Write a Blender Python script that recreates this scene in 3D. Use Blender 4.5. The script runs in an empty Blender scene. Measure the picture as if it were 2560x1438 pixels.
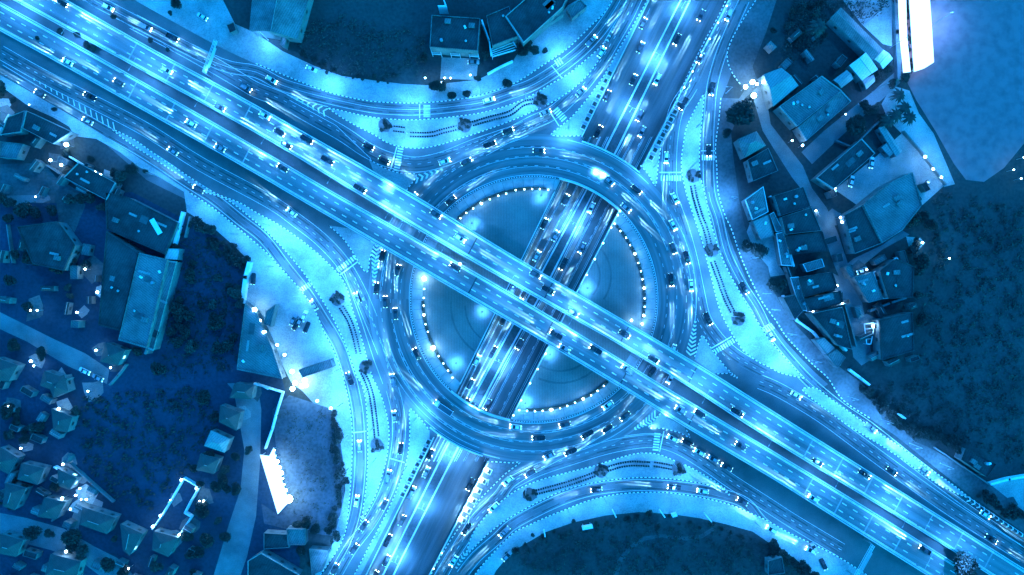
import bpy, bmesh, math, random
from mathutils import Vector, Matrix
from mathutils.geometry import tessellate_polygon
random.seed(7)
R = math.radians
sc = bpy.context.scene
COL = sc.collection

# ------------------------------------------------------------------ camera, sky, moon, exposure
S = 0.16            # metres per photo pixel on the ground
H = 280.0           # drone height
cam_d = bpy.data.cameras.new('camera'); cam = bpy.data.objects.new('camera', cam_d); COL.objects.link(cam)
cam.location = (0, 0, H); cam.rotation_euler = (0, 0, 0)
cam_d.sensor_width = 36; cam_d.lens = 36 * H / (2560 * S); cam_d.clip_end = 6000; cam_d.clip_start = 1
sc.camera = cam

w = bpy.data.worlds.new('World'); sc.world = w; w.use_nodes = True
nt = w.node_tree; bg = nt.nodes['Background']
sky = nt.nodes.new('ShaderNodeTexSky'); sky.sky_type = 'NISHITA'; sky.sun_disc = False
sky.sun_elevation = R(12); sky.sun_rotation = R(150)
tint = nt.nodes.new('ShaderNodeMixRGB'); tint.blend_type = 'MULTIPLY'; tint.inputs[0].default_value = 1
tint.inputs[2].default_value = (0.003, 0.41, 1.0, 1)
nt.links.new(sky.outputs[0], tint.inputs[1]); nt.links.new(tint.outputs[0], bg.inputs[0])
bg.inputs[1].default_value = 0.25
moon_d = bpy.data.lights.new('moon', 'SUN'); moon_d.energy = 0.4; moon_d.angle = R(6); moon_d.color = (0.02, 0.4, 1)
moon = bpy.data.objects.new('moon', moon_d); COL.objects.link(moon); moon.rotation_euler = (R(38), 0, R(150))

sc.view_settings.view_transform = 'Standard'; sc.view_settings.look = 'None'
sc.view_settings.exposure = 2.3; sc.view_settings.gamma = 1
sc.cycles.use_denoising = True; sc.cycles.max_bounces = 4; sc.cycles.diffuse_bounces = 2
sc.cycles.glossy_bounces = 2; sc.cycles.transmission_bounces = 2; sc.cycles.sample_clamp_indirect = 4
sc.cycles.use_light_tree = True; sc.cycles.caustics_reflective = False; sc.cycles.caustics_refractive = False
LAMP = (0.06, 0.33, 1.0)      # street lamp light under the blue grading
HEAD = (0.25, 0.72, 1.0)       # car headlight light

# ------------------------------------------------------------------ coordinates
TX = {'1': 0, '2': 640, '3': 1280, '4': 1920}; TY = {'A': 0, 'B': 480, 'C': 958}
K = 2.9953
def q(t, *xy):
    """points read in an enlarged tile of the survey picture -> survey pixels"""
    return [(TX[t[1]] + xy[i] / K, TY[t[0]] + xy[i+1] / K) for i in range(0, len(xy), 2)]
def P(x, y, z=0.0):
    f = S * (H - z) / H
    return Vector(((x - 1280) * f, -(y - 719) * f, z))
def lerp(a, b, t): return a + (b - a) * t
def interp(tab, v):
    if v <= tab[0][0]: return tab[0][1]
    for (a, fa), (b, fb) in zip(tab, tab[1:]):
        if v <= b:
            t = (v - a) / (b - a); return fa + (fb - fa) * t
    return tab[-1][1]
def smooth(pts, n=4):
    """Catmull-Rom through survey points"""
    if len(pts) < 3: return list(pts)
    out = []
    for i in range(len(pts) - 1):
        p0 = pts[max(i-1, 0)]; p1 = pts[i]; p2 = pts[i+1]; p3 = pts[min(i+2, len(pts)-1)]
        for k in range(n):
            t = k / n
            out.append(tuple(0.5 * ((2*p1[j]) + (-p0[j]+p2[j])*t + (2*p0[j]-5*p1[j]+4*p2[j]-p3[j])*t*t + (-p0[j]+3*p1[j]-3*p2[j]+p3[j])*t**3) for j in range(len(p1))))
    out.append(tuple(pts[-1])); return out
def plen(pts): return sum(math.dist(a, b) for a, b in zip(pts, pts[1:]))
def along(pts, d):
    """point and unit direction at distance d along a polyline"""
    for a, b in zip(pts, pts[1:]):
        l = math.dist(a, b)
        if l < 1e-9: continue
        if d <= l:
            t = d / l; return tuple(lerp(a[j], b[j], t) for j in range(len(a))), tuple((b[j]-a[j])/l for j in range(len(a)))
        d -= l
    a, b = pts[-2], pts[-1]; l = math.dist(a, b)
    return tuple(b), tuple((b[j]-a[j])/l for j in range(len(a)))
def resample(pts, step):
    L = plen(pts); n = max(1, int(round(L / step)))
    return [along(pts, L * i / n)[0] for i in range(n + 1)]
def offset(pts, d):
    out = []
    for i, p in enumerate(pts):
        a = pts[max(i-1, 0)]; b = pts[min(i+1, len(pts)-1)]
        dx, dy = b[0]-a[0], b[1]-a[1]; l = math.hypot(dx, dy) or 1
        out.append((p[0] - dy/l*d, p[1] + dx/l*d))
    return out

# ------------------------------------------------------------------ materials
def mat(name, col, rough=0.8, var=0.25, scale=0.3, fine=6.0, col2=None, metal=0.0, bump=0.0, stretch=None, tiles=None, spec=0.3):
    m = bpy.data.materials.new(name); m.use_nodes = True; n = m.node_tree; b = n.nodes['Principled BSDF']
    b.inputs['Roughness'].default_value = rough; b.inputs['Metallic'].default_value = metal
    b.inputs['Specular IOR Level'].default_value = spec
    c1 = tuple(col) + (1,)
    if var <= 0:
        b.inputs['Base Color'].default_value = c1; return m
    c2 = (tuple(col2) if col2 else tuple(c * (1 - var) for c in col)) + (1,)
    tc = n.nodes.new('ShaderNodeTexCoord'); mp = n.nodes.new('ShaderNodeMapping')
    n.links.new(tc.outputs['Object'], mp.inputs[0])
    if stretch: mp.vector_type = 'TEXTURE'; mp.inputs['Rotation'].default_value = (0, 0, stretch[0]); mp.inputs['Scale'].default_value = (1/stretch[1], 1/stretch[2], 1)
    a = n.nodes.new('ShaderNodeTexNoise'); a.inputs['Scale'].default_value = scale; a.inputs['Detail'].default_value = 6; a.inputs['Roughness'].default_value = .62
    f = n.nodes.new('ShaderNodeTexNoise'); f.inputs['Scale'].default_value = fine; f.inputs['Detail'].default_value = 3
    n.links.new(mp.outputs[0], a.inputs[0]); n.links.new(tc.outputs['Object'], f.inputs[0])
    r = n.nodes.new('ShaderNodeValToRGB'); r.color_ramp.elements[0].position = .36; r.color_ramp.elements[1].position = .64
    r.color_ramp.elements[0].color = c2; r.color_ramp.elements[1].color = c1
    n.links.new(a.outputs[0], r.inputs[0])
    mx = n.nodes.new('ShaderNodeMixRGB'); mx.blend_type = 'MULTIPLY'; mx.inputs[0].default_value = .55
    r2 = n.nodes.new('ShaderNodeValToRGB'); r2.color_ramp.elements[0].position = .3; r2.color_ramp.elements[1].position = .6
    r2.color_ramp.elements[0].color = (.45, .45, .45, 1); r2.color_ramp.elements[1].color = (1, 1, 1, 1)
    n.links.new(f.outputs[0], r2.inputs[0]); n.links.new(r.outputs[0], mx.inputs[1]); n.links.new(r2.outputs[0], mx.inputs[2])
    out = mx.outputs[0]
    if tiles:   # corrugation / joints: dark fine lines, (rotation, spacing in m, darkness)
        wv = n.nodes.new('ShaderNodeTexWave'); mp2 = n.nodes.new('ShaderNodeMapping'); mp2.inputs['Rotation'].default_value = (0, 0, tiles[0])
        n.links.new(tc.outputs['Object'], mp2.inputs[0]); n.links.new(mp2.outputs[0], wv.inputs[0])
        wv.inputs['Scale'].default_value = 0.314 / tiles[1]; wv.inputs['Distortion'].default_value = 0
        r3 = n.nodes.new('ShaderNodeValToRGB'); r3.color_ramp.elements[0].position = .05; r3.color_ramp.elements[1].position = .35
        d = 1 - tiles[2]; r3.color_ramp.elements[0].color = (d, d, d, 1); r3.color_ramp.elements[1].color = (1, 1, 1, 1)
        m2 = n.nodes.new('ShaderNodeMixRGB'); m2.blend_type = 'MULTIPLY'; m2.inputs[0].default_value = 1
        n.links.new(wv.outputs[0], r3.inputs[0]); n.links.new(out, m2.inputs[1]); n.links.new(r3.outputs[0], m2.inputs[2]); out = m2.outputs[0]
    n.links.new(out, b.inputs['Base Color'])
    if bump:
        bp = n.nodes.new('ShaderNodeBump'); bp.inputs['Strength'].default_value = bump; bp.inputs['Distance'].default_value = .3
        n.links.new(f.outputs[0], bp.inputs['Height']); n.links.new(bp.outputs[0], b.inputs['Normal'])
    return m
def emis(name, col, st):
    m = bpy.data.materials.new(name); m.use_nodes = True; b = m.node_tree.nodes['Principled BSDF']
    b.inputs['Base Color'].default_value = (.6, .6, .6, 1)
    b.inputs['Emission Color'].default_value = tuple(col) + (1,); b.inputs['Emission Strength'].default_value = st
    return m
M = {}
AX = math.atan2(-0.58, 1.0)     # bearing of the motorway
BX = math.atan2(1.0, 0.5)       # bearing of the underpass road
M['field'] = mat('field_grass', (.055, .055, .052), .95, .45, .03, .8, bump=.4)
M['field_b'] = mat('blue_cast_soil', (.022, .046, .074), .95, .45, .03, .8, bump=.4)  # soil colour carries the blue cast of the lower left
M['lot'] = mat('bare_lot', (.13, .12, .12), .95, .55, .05, 1.0)
M['asphalt'] = mat('asphalt', (.125, .12, .12), .62, .45, .05, 4, spec=.4)
M['asphalt_fly'] = mat('flyover_asphalt', (.20, .195, .195), .55, .55, .35, 5, stretch=(AX, .04, 1.2), spec=.4)
M['asphalt_under'] = mat('underpass_asphalt', (.105, .10, .10), .55, .5, .5, 5, stretch=(BX, .03, 1.1), spec=.4)
M['asphalt_ring'] = mat('roundabout_asphalt', (.085, .083, .083), .5, .45, .07, 5, spec=.5)
M['street'] = mat('street_concrete', (.20, .19, .19), .8, .4, .1, 3)
M['sand'] = mat('pale_verge', (.40, .385, .37), .95, .5, .06, 2.2)
M['paving'] = mat('island_paving', (.36, .35, .34), .9, .42, .09, 2.5)
M['kerb_w'] = mat('kerb_white', (.82, .82, .80), .6, .15, .8)
M['kerb_b'] = mat('kerb_black', (.05, .05, .05), .6, .15, .8)
M['paint'] = mat('road_paint', (.80, .80, .78), .5, .3, .6, 6)
M['conc'] = mat('concrete', (.36, .35, .34), .8, .3, .2, 4)
M['wall_c'] = mat('retaining_wall', (.22, .21, .21), .85, .4, .15, 3)
M['parapet'] = mat('parapet_concrete', (.62, .61, .60), .7, .25, .3, 4)
M['grass'] = mat('island_grass', (.20, .195, .18), .95, .35, .05, 5, tiles=(0, 1.1, .12))
M['grassd'] = mat('island_dark_band', (.135, .13, .12), .95, .3, .1, 4)
M['tilepath'] = mat('ring_path_paving', (.30, .29, .28), .8, .25, .3, 5)
M['joint'] = mat('path_joint', (.10, .10, .10), .9, .2, 1)
M['hedge'] = mat('hedge_leaf', (.045, .05, .04), .9, .5, 1.2, 6, bump=1)
M['leaf'] = mat('tree_leaf', (.07, .072, .06), .8, .6, .6, 5)
M['leafd'] = mat('dark_tree_leaf', (.042, .045, .038), .8, .6, .6, 5)
M['bark'] = mat('bark', (.12, .10, .09), .9, .4, 2)
M['steel'] = mat('galvanised_steel', (.35, .35, .35), .45, .15, 1, metal=.5)
M['dark'] = mat('dark_metal', (.05, .05, .05), .5, .1, 1)
M['glass'] = mat('dark_glass', (.012, .012, .014), .3, 0, spec=.4)
M['tyre'] = mat('tyre_rubber', (.02, .02, .02), .9, 0)
M['water'] = mat('hazed_water', (.31, .135, .14), .6, .08, .02, .25, bump=.1)  # hazy glow of the upper right put into the water colour
M['roof_dark'] = mat('dark_roof', (.06, .058, .058), .8, .65, .12, 2, tiles=(R(30), .9, .25))
M['roof_mid'] = mat('grey_metal_roof', (.24, .20, .19), .65, .55, .12, 2, tiles=(R(28), .8, .3))
M['roof_mid2'] = mat('blue_grey_roof', (.24, .19, .18), .65, .5, .08, 2, tiles=(R(-52), .8, .3))
M['roof_pale'] = mat('pale_metal_roof', (.34, .29, .27), .6, .22, .15, 3, tiles=(R(42), .9, .22))
M['roof_white'] = mat('white_metal_roof', (.80, .62, .56), .6, .12, .15, 3, tiles=(R(35), 1.0, .15))
M['roof_tile'] = mat('roof_tiles', (.10, .075, .07), .75, .3, .2, 4, tiles=(R(60), .5, .35))
M['plaster'] = mat('pale_plaster', (.19, .18, .175), .85, .3, .3, 3)
M['white'] = mat('white_trim', (.80, .78, .76), .6, .12, .5)
M['car_white'] = mat('car_white', (.72, .72, .72), .25, .04, 1, spec=.6)
M['car_silver'] = mat('car_silver', (.34, .34, .35), .3, .04, 1, metal=.4)
M['car_black'] = mat('car_black', (.02, .02, .022), .2, 0, spec=.7)
M['car_grey'] = mat('car_grey', (.11, .11, .12), .25, .04, 1, metal=.3)
M['signback'] = mat('sign_panel', (.45, .45, .45), .5, .1, 1)
E_HEAD = emis('headlight_glow', (.5, .85, 1), 24); E_TAIL = emis('tail_light_glow', (.2, .65, 1), 5)
E_LAMP = emis('lamp_glow', (.3, .75, 1), 20); E_GLOBE = emis('globe_glow', (.32, .74, 1), 9)
E_BIG = emis('floodlight_glow', (.35, .75, 1), 16); E_SHEET = emis('lit_patch_glow', (.36, .62, 1), .62); E_WIN = emis('lit_window', (.2, .6, 1), 1)  # sheet glow stands in for brightly lit surfaces

def ring_wear(name):
    m = bpy.data.materials.new(name); m.use_nodes = True; n = m.node_tree; b = n.nodes['Principled BSDF']; N_ = n.nodes.new; lk = n.links.new
    b.inputs['Roughness'].default_value = .5
    tc = N_('ShaderNodeTexCoord'); sub = N_('ShaderNodeVectorMath'); sub.operation = 'SUBTRACT'; c = P(1334, 748); sub.inputs[1].default_value = (c.x, c.y, 0)
    lk(tc.outputs['Object'], sub.inputs[0]); sp = N_('ShaderNodeSeparateXYZ'); lk(sub.outputs[0], sp.inputs[0])
    ln = N_('ShaderNodeVectorMath'); ln.operation = 'LENGTH'; lk(sub.outputs[0], ln.inputs[0])
    at = N_('ShaderNodeMath'); at.operation = 'ARCTAN2'; lk(sp.outputs[1], at.inputs[0]); lk(sp.outputs[0], at.inputs[1])
    am = N_('ShaderNodeMath'); am.operation = 'MULTIPLY'; am.inputs[1].default_value = 2.2; lk(at.outputs[0], am.inputs[0])
    cb = N_('ShaderNodeCombineXYZ'); lk(ln.outputs['Value'], cb.inputs[0]); lk(am.outputs[0], cb.inputs[1])
    a = N_('ShaderNodeTexNoise'); a.inputs['Scale'].default_value = .55; a.inputs['Detail'].default_value = 5; a.inputs['Roughness'].default_value = .6; lk(cb.outputs[0], a.inputs[0])
    r = N_('ShaderNodeValToRGB'); r.color_ramp.elements[0].position = .35; r.color_ramp.elements[1].position = .68
    r.color_ramp.elements[0].color = (.055, .054, .054, 1); r.color_ramp.elements[1].color = (.165, .16, .16, 1)
    lk(a.outputs[0], r.inputs[0]); lk(r.outputs[0], b.inputs['Base Color']); return m
M['asphalt_ring'] = ring_wear('roundabout_asphalt_worn')
M['worn'] = mat('worn_asphalt', (.17, .165, .165), .5, .4, .3, 4)
M['oily'] = mat('oily_asphalt', (.055, .053, .053), .5, .3, .3, 4)
# ------------------------------------------------------------------ mesh helpers
class MB:
    def __init__(s): s.v = []; s.f = []; s.m = []; s.mats = []
    def mi(s, m):
        if m not in s.mats: s.mats.append(m)
        return s.mats.index(m)
    def face(s, pts, m):
        b = len(s.v); s.v += [tuple(p) for p in pts]; s.f.append(tuple(range(b, b+len(pts)))); s.m.append(s.mi(m))
    def poly(s, pts, m):
        """flat, possibly concave polygon, facing up"""
        pts = [Vector(p) for p in pts]
        for t in tessellate_polygon([pts]):
            a, b, c = (pts[i] for i in t)
            if (b-a).cross(c-a).z < 0: b, c = c, b
            s.face((a, b, c), m)
    def prism(s, pts, z0, z1, mt, ms=None):
        ms = ms or mt
        s.poly([(p[0], p[1], z1) for p in pts], mt)
        n = len(pts)
        for i in range(n):
            a, b = pts[i], pts[(i+1) % n]
            s.face(((a[0], a[1], z0), (b[0], b[1], z0), (b[0], b[1], z1), (a[0], a[1], z1)), ms)
    def box(s, c, d, m, rz=0.0, bottom=True):
        cx, cy, cz = c; x, y, z = d[0]/2, d[1]/2, d[2]/2; ca, sa = math.cos(rz), math.sin(rz)
        p = [(cx + a*x*ca - b*y*sa, cy + a*x*sa + b*y*ca, cz + e*z) for e in (-1, 1) for a, b in ((-1,-1),(1,-1),(1,1),(-1,1))]
        for f in ((4,5,6,7), (0,1,5,4), (1,2,6,5), (2,3,7,6), (3,0,4,7)) + (((3,2,1,0),) if bottom else ()):
            s.face([p[i] for i in f], m)
    def tube(s, a, b, r0, r1, m, n=8, cap=True):
        a = Vector(a); b = Vector(b); d = (b-a).normalized(); u = d.orthogonal().normalized(); v = d.cross(u)
        A = [a + (u*math.cos(t)+v*math.sin(t))*r0 for t in [2*math.pi*i/n for i in range(n)]]
        B = [b + (u*math.cos(t)+v*math.sin(t))*r1 for t in [2*math.pi*i/n for i in range(n)]]
        for i in range(n): s.face((A[i], A[(i+1)%n], B[(i+1)%n], B[i]), m)
        if cap: s.face(B, m); s.face(A[::-1], m)
    def ball(s, c, r, m, nu=8, nv=5, sz=1.0, jit=0.0):
        P_ = [[(c[0] + r*(1+random.uniform(-jit, jit))*math.sin(math.pi*j/nv)*math.cos(2*math.pi*i/nu), c[1] + r*(1+random.uniform(-jit, jit))*math.sin(math.pi*j/nv)*math.sin(2*math.pi*i/nu), c[2] + r*sz*math.cos(math.pi*j/nv)) for i in range(nu)] for j in range(nv+1)]
        for j in range(nv):
            for i in range(nu):
                k = (i+1) % nu
                if j == 0: s.face((P_[0][0], P_[1][i], P_[1][k]), m)
                elif j == nv-1: s.face((P_[j][i], P_[nv][0], P_[j][k]), m)
                else: s.face((P_[j][i], P_[j+1][i], P_[j+1][k], P_[j][k]), m)
    def strip(s, L, Rr, m):
        for i in range(len(L)-1):
            a, b, c, d = Vector(L[i]), Vector(Rr[i]), Vector(Rr[i+1]), Vector(L[i+1])
            if (b-a).cross(d-a).z < 0: s.face((a, d, c, b), m)
            else: s.face((a, b, c, d), m)
    def build(s, name, parent=None, sm=False):
        me = bpy.data.meshes.new(name); me.from_pydata(s.v, [], s.f)
        for m in s.mats: me.materials.append(m)
        me.polygons.foreach_set('material_index', s.m)
        if sm: me.polygons.foreach_set('use_smooth', [True]*len(s.f))
        me.update(); o = bpy.data.objects.new(name, me); COL.objects.link(o)
        if parent is not None: o.parent = parent
        return o
def mesh_merge(o, d=1e-4):
    bm = bmesh.new(); bm.from_mesh(o.data); bmesh.ops.remove_doubles(bm, verts=bm.verts, dist=d)
    bmesh.ops.recalc_face_normals(bm, faces=bm.faces); bm.to_mesh(o.data); bm.free(); return o
def struct(o): o['kind'] = 'structure'; return o
def thing(name, label, cat, loc=(0,0,0), rz=0.0, group=None):
    o = bpy.data.objects.new(name, None); o.empty_display_size = .5; COL.objects.link(o); o.location = loc; o.rotation_euler = (0,0,rz)
    o['label'] = label; o['category'] = cat
    if group: o['group'] = group
    return o
def tag(o, label, cat, group=None, kind=None):
    o['label'] = label; o['category'] = cat
    if group: o['group'] = group
    if kind: o['kind'] = kind
    return o
def children(o): return KIDS.get(o.name, [])
KIDS = {}
def proto(o):
    """remember the part tree of a finished thing"""
    for c in [x for x in bpy.data.objects if x.parent is o]:
        KIDS.setdefault(o.name, []).append(c); proto(c)
    return o
def dup(o, loc, rz, label=None, group=None, scale=None, rot=None):
    def rec(a, par):
        c = a.copy(); COL.objects.link(c)
        if par is not None: c.parent = par
        for ch in KIDS.get(a.name, []): rec(ch, c)
        return c
    r = rec(o, None); r.location = loc; r.rotation_euler = rot or (0,0,rz)
    if scale: r.scale = scale if hasattr(scale, '__len__') else (scale,)*3
    if label: r['label'] = label
    if group: r['group'] = group
    return r
used = set()
def place(pr, loc, rz, label, group=None, scale=None, rot=None):
    """the first use moves the prototype itself, later ones copy it"""
    if pr.name not in used:
        used.add(pr.name); pr.location = loc; pr.rotation_euler = rot or (0,0,rz); pr['label'] = label
        if group: pr['group'] = group
        if scale: pr.scale = scale if hasattr(scale, '__len__') else (scale,)*3
        return pr
    return dup(pr, loc, rz, label, group, scale, rot)
ORD = ['first','second','third','fourth','fifth','sixth','seventh','eighth','ninth','tenth','eleventh','twelfth','thirteenth','fourteenth','fifteenth','sixteenth','seventeenth','eighteenth','nineteenth','twentieth']
def nth(i):
    if i < 20: return ORD[i]
    t = {2:'twenty', 3:'thirty', 4:'forty', 5:'fifty'}[(i+1)//10]
    return t + '-' + ORD[(i+1)%10-1] if (i+1) % 10 else t[:-1] + 'ieth'

# ------------------------------------------------------------------ underpass geometry
def XL(y): return 1624 - .492*y
def XR(y): return 1821 - .521*y
ZU = [(-900,-.4),(-60,-1.2),(330,-5.6),(1160,-5.6),(1500,-1.6),(2300,-.4)]
def zu(y): return interp(ZU, y)
def clip(poly, side, m=0.0):
    """keep the part of a survey polygon left ('L') or right ('R') of the underpass"""
    def f(p): return (XL(p[1]) - m - p[0]) if side == 'L' else (p[0] - XR(p[1]) - m)
    out = []
    for i in range(len(poly)):
        a, b = poly[i], poly[(i+1) % len(poly)]; fa, fb = f(a), f(b)
        if fa >= 0: out.append(a)
        if (fa >= 0) != (fb >= 0):
            t = fa/(fa-fb); out.append((lerp(a[0], b[0], t), lerp(a[1], b[1], t)))
    return out

g = MB()
for side in 'LR':
    f = XL if side == 'L' else XR; sx = -9000 if side == 'L' else 11500
    ys = [-5500, -900, 0, 500, 1000, 1500, 2400, 7000]
    pts = [P(f(y), y) for y in ys] + [P(sx, 7000), P(sx, -5500)]
    g.poly(pts, M['field'])
struct(g.build('ground'))
b_ = MB(); b_.poly([P(x, y, .006) for x, y in [(-4000,200),(0,470),(120,500),(330,480),(560,600),(640,720),(720,1000),(760,1300),(740,1500),(640,4000),(-4000,4000)]], M['field_b']); struct(b_.build('blue_cast_ground'))  # overlay added to tint the lower left ground blue

ys = list(range(-900, 2301, 20))
u = MB(); wl = MB()
for a, b in zip(ys, ys[1:]):
    La, Lb, Ra, Rb = P(XL(a), a), P(XL(b), b), P(XR(a), a), P(XR(b), b)
    za, zb = zu(a), zu(b)
    u.face(((La.x,La.y,za),(Lb.x,Lb.y,zb),(Rb.x,Rb.y,zb),(Ra.x,Ra.y,za)), M['asphalt_under'])
    for A, B_ in ((La, Lb), (Ra, Rb)):
        wl.face(((A.x,A.y,za-.3),(B_.x,B_.y,zb-.3),(B_.x,B_.y,.02),(A.x,A.y,.02)), M['wall_c'])
struct(u.build('underpass_road'))
o = wl.build('retaining_wall'); tag(o, 'long pale concrete retaining walls lining the sunken road', 'retaining wall'); 

# coping walls on both lips of the cutting
CX, CY, RI, RO = 1334.0, 748.0, 306.0, 413.0
def ringpt(r, a): return (CX + r*math.cos(a), CY - r*math.sin(a))
def lip(name, f, sgn, ya, yb, label):
    mb = MB(); pts = [(f(y), y) for y in range(ya, yb+1, 12)]
    for (a, b) in zip(pts, pts[1:]):
        A, B_ = P(*a), P(*b)
        n = Vector((1, 0, 0)) * sgn
        A2, B2 = A + n*.45, B_ + n*.45
        for pp, mm in (((A,B_,B2,A2), M['parapet']),):
            mb.face([(p.x,p.y,.9) for p in pp], mm)
        mb.face(((A.x,A.y,0),(B_.x,B_.y,0),(B_.x,B_.y,.9),(A.x,A.y,.9)), M['parapet'])
        mb.face(((A2.x,A2.y,0),(B2.x,B2.y,0),(B2.x,B2.y,.9),(A2.x,A2.y,.9)), M['parapet'])
    tag(mb.build(name), label, 'parapet', 'parapets along the sunken road')
lip('parapet', XL, -1, -100, 344, 'white parapet on the left lip of the sunken road north of the roundabout')
lip('parapet', XR, 1, -100, 414, 'white parapet on the right lip of the sunken road north of the roundabout')
lip('parapet', XL, -1, 480, 960, 'white parapet on the left lip of the sunken road inside the roundabout')
lip('parapet', XR, 1, 530, 1030, 'white parapet on the right lip of the sunken road inside the roundabout')
lip('parapet', XL, -1, 1092, 1500, 'white parapet on the left lip of the sunken road south of the roundabout')
lip('parapet', XR, 1, 1156, 1500, 'white parapet on the right lip of the sunken road south of the roundabout')

# median in the cutting
ML = [(1780,-160),(1700,0),(1517,360),(1462,480),(1347,690),(1232,900),(1114,1118),(974,1400),(905,1540)]
MR = [(1810,-160),(1727,0),(1547,370),(1482,487),(1380,690),(1262,900),(1148,1118),(1004,1400),(938,1540)]
def gridline(tab, y): return interp([(b, a) for a, b in tab], y)
md = MB(); hd = MB()
yy = list(range(-150, 1530, 15))
for a, b in zip(yy, yy[1:]):
    xa0, xa1, xb0, xb1 = gridline(ML,a), gridline(MR,a), gridline(ML,b), gridline(MR,b)
    for x0a, x0b, x1a, x1b, h, m, t in ((xa0, xb0, lerp(xa0,xa1,.14), lerp(xb0,xb1,.14), .8, M['parapet'], md), (lerp(xa0,xa1,.86), lerp(xb0,xb1,.86), xa1, xb1, .8, M['parapet'], md),
                                   (lerp(xa0,xa1,.14), lerp(xb0,xb1,.14), lerp(xa0,xa1,.86), lerp(xb0,xb1,.86), .25, M['lot'], md)):
        za, zb = zu(a), zu(b); A0, A1, B0, B1 = P(x0a,a,za), P(x1a,a,za), P(x0b,b,zb), P(x1b,b,zb)
        t.face(((A0.x,A0.y,za+h),(B0.x,B0.y,zb+h),(B1.x,B1.y,zb+h),(A1.x,A1.y,za+h)), m)
        t.face(((A0.x,A0.y,za),(B0.x,B0.y,zb),(B0.x,B0.y,zb+h),(A0.x,A0.y,za+h)), m)
        t.face(((A1.x,A1.y,za),(B1.x,B1.y,zb),(B1.x,B1.y,zb+h),(A1.x,A1.y,za+h)), m)
tag(md.build('median_barrier'), 'double white barrier dividing the two carriageways of the sunken road', 'barrier')

# ------------------------------------------------------------------ asphalt of the junction, streets
aL = [(1673,-100),(868,1538),(760,1538)] + q('C2',600,1200,680,900,700,500,640,0) + q('B2',600,1400,450,1000,300,750,100,520,0,420) + q('B1',1700,280,1400,60) + q('A1',1100,1350,700,1000) + [(0,200),(-160,110),(-160,-160),(300,-160)] + q('A1',1200,60,1700,380) + q('A2',0,440,200,520,500,640,800,720,1200,740,1500,710,1917,600) + q('A3',100,540,300,430,500,270,700,50) + [(1530,-100)]
aR = [(1873,-100),(1020,1538),(1110,1538)] + q('C2',1600,1420) + q('C3',0,1180,250,1050,450,980,700,900,950,860,1200,870,1500,920,1700,980,1917,1080) + q('C4',0,1100,200,1230,500,1438) + [(2250,1600),(2720,1600),(2720,1480)] + q('C4',1917,1250,1500,900,1200,650,950,430,770,330,560,190,370,60) + q('B4',450,1440,350,1350,250,1250,130,1120,0,950) + q('B3',1917,950,1850,860,1780,720,1720,570,1660,430,1600,250,1580,100) + q('A3',1580,1438,1560,1250,1540,1000,1570,740,1640,560,1620,370,1720,200,1830,0) + [(1910,-100)]
a = MB(); a.poly([P(x, y, .03) for x, y in clip(aL, 'L')], M['asphalt']); a.poly([P(x, y, .03) for x, y in clip(aR, 'R')], M['asphalt'])
struct(a.build('road'))

# roundabout carriageway: a solid ring that bridges the cutting
rr = MB(); N = 180
for i in range(N):
    a0, a1 = 2*math.pi*i/N, 2*math.pi*(i+1)/N
    p = [P(*ringpt(r, t)) for r, t in ((RI,a0),(RO,a0),(RO,a1),(RI,a1))]
    rr.face([(v.x,v.y,.045) for v in p], M['asphalt_ring']); rr.face([(v.x,v.y,-1.1) for v in p[::-1]], M['conc'])
    rr.face(((p[0].x,p[0].y,-1.1),(p[3].x,p[3].y,-1.1),(p[3].x,p[3].y,.045),(p[0].x,p[0].y,.045)), M['conc'])
    rr.face(((p[1].x,p[1].y,-1.1),(p[2].x,p[2].y,-1.1),(p[2].x,p[2].y,.045),(p[1].x,p[1].y,.045)), M['conc'])
struct(rr.build('roundabout_road'))
# bridge parapets where the ring crosses the cutting
def ring_wall(r, a0, a1, label):
    mb = MB(); n = 40
    for i in range(n):
        t0, t1 = R(lerp(a0,a1,i/n)), R(lerp(a0,a1,(i+1)/n))
        p = [P(*ringpt(x, t)) for x, t in ((r,t0),(r+3,t0),(r+3,t1),(r,t1))]
        mb.face([(v.x,v.y,.95) for v in p], M['parapet'])
        for k in range(4): mb.face(((p[k].x,p[k].y,.05),(p[(k+1)%4].x,p[(k+1)%4].y,.05),(p[(k+1)%4].x,p[(k+1)%4].y,.95),(p[k].x,p[k].y,.95)), M['parapet'])
    tag(mb.build('bridge_parapet'), label, 'parapet', 'curved parapets of the roundabout bridges')
ring_wall(RO-3, 50, 73, 'curved white parapet on the outer side of the upper roundabout bridge')
ring_wall(RI, 46, 78, 'curved white parapet on the inner side of the upper roundabout bridge')
ring_wall(RO-3, 231, 252, 'curved white parapet on the outer side of the lower roundabout bridge')
ring_wall(RI, 228, 259, 'curved white parapet on the inner side of the lower roundabout bridge')

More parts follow.
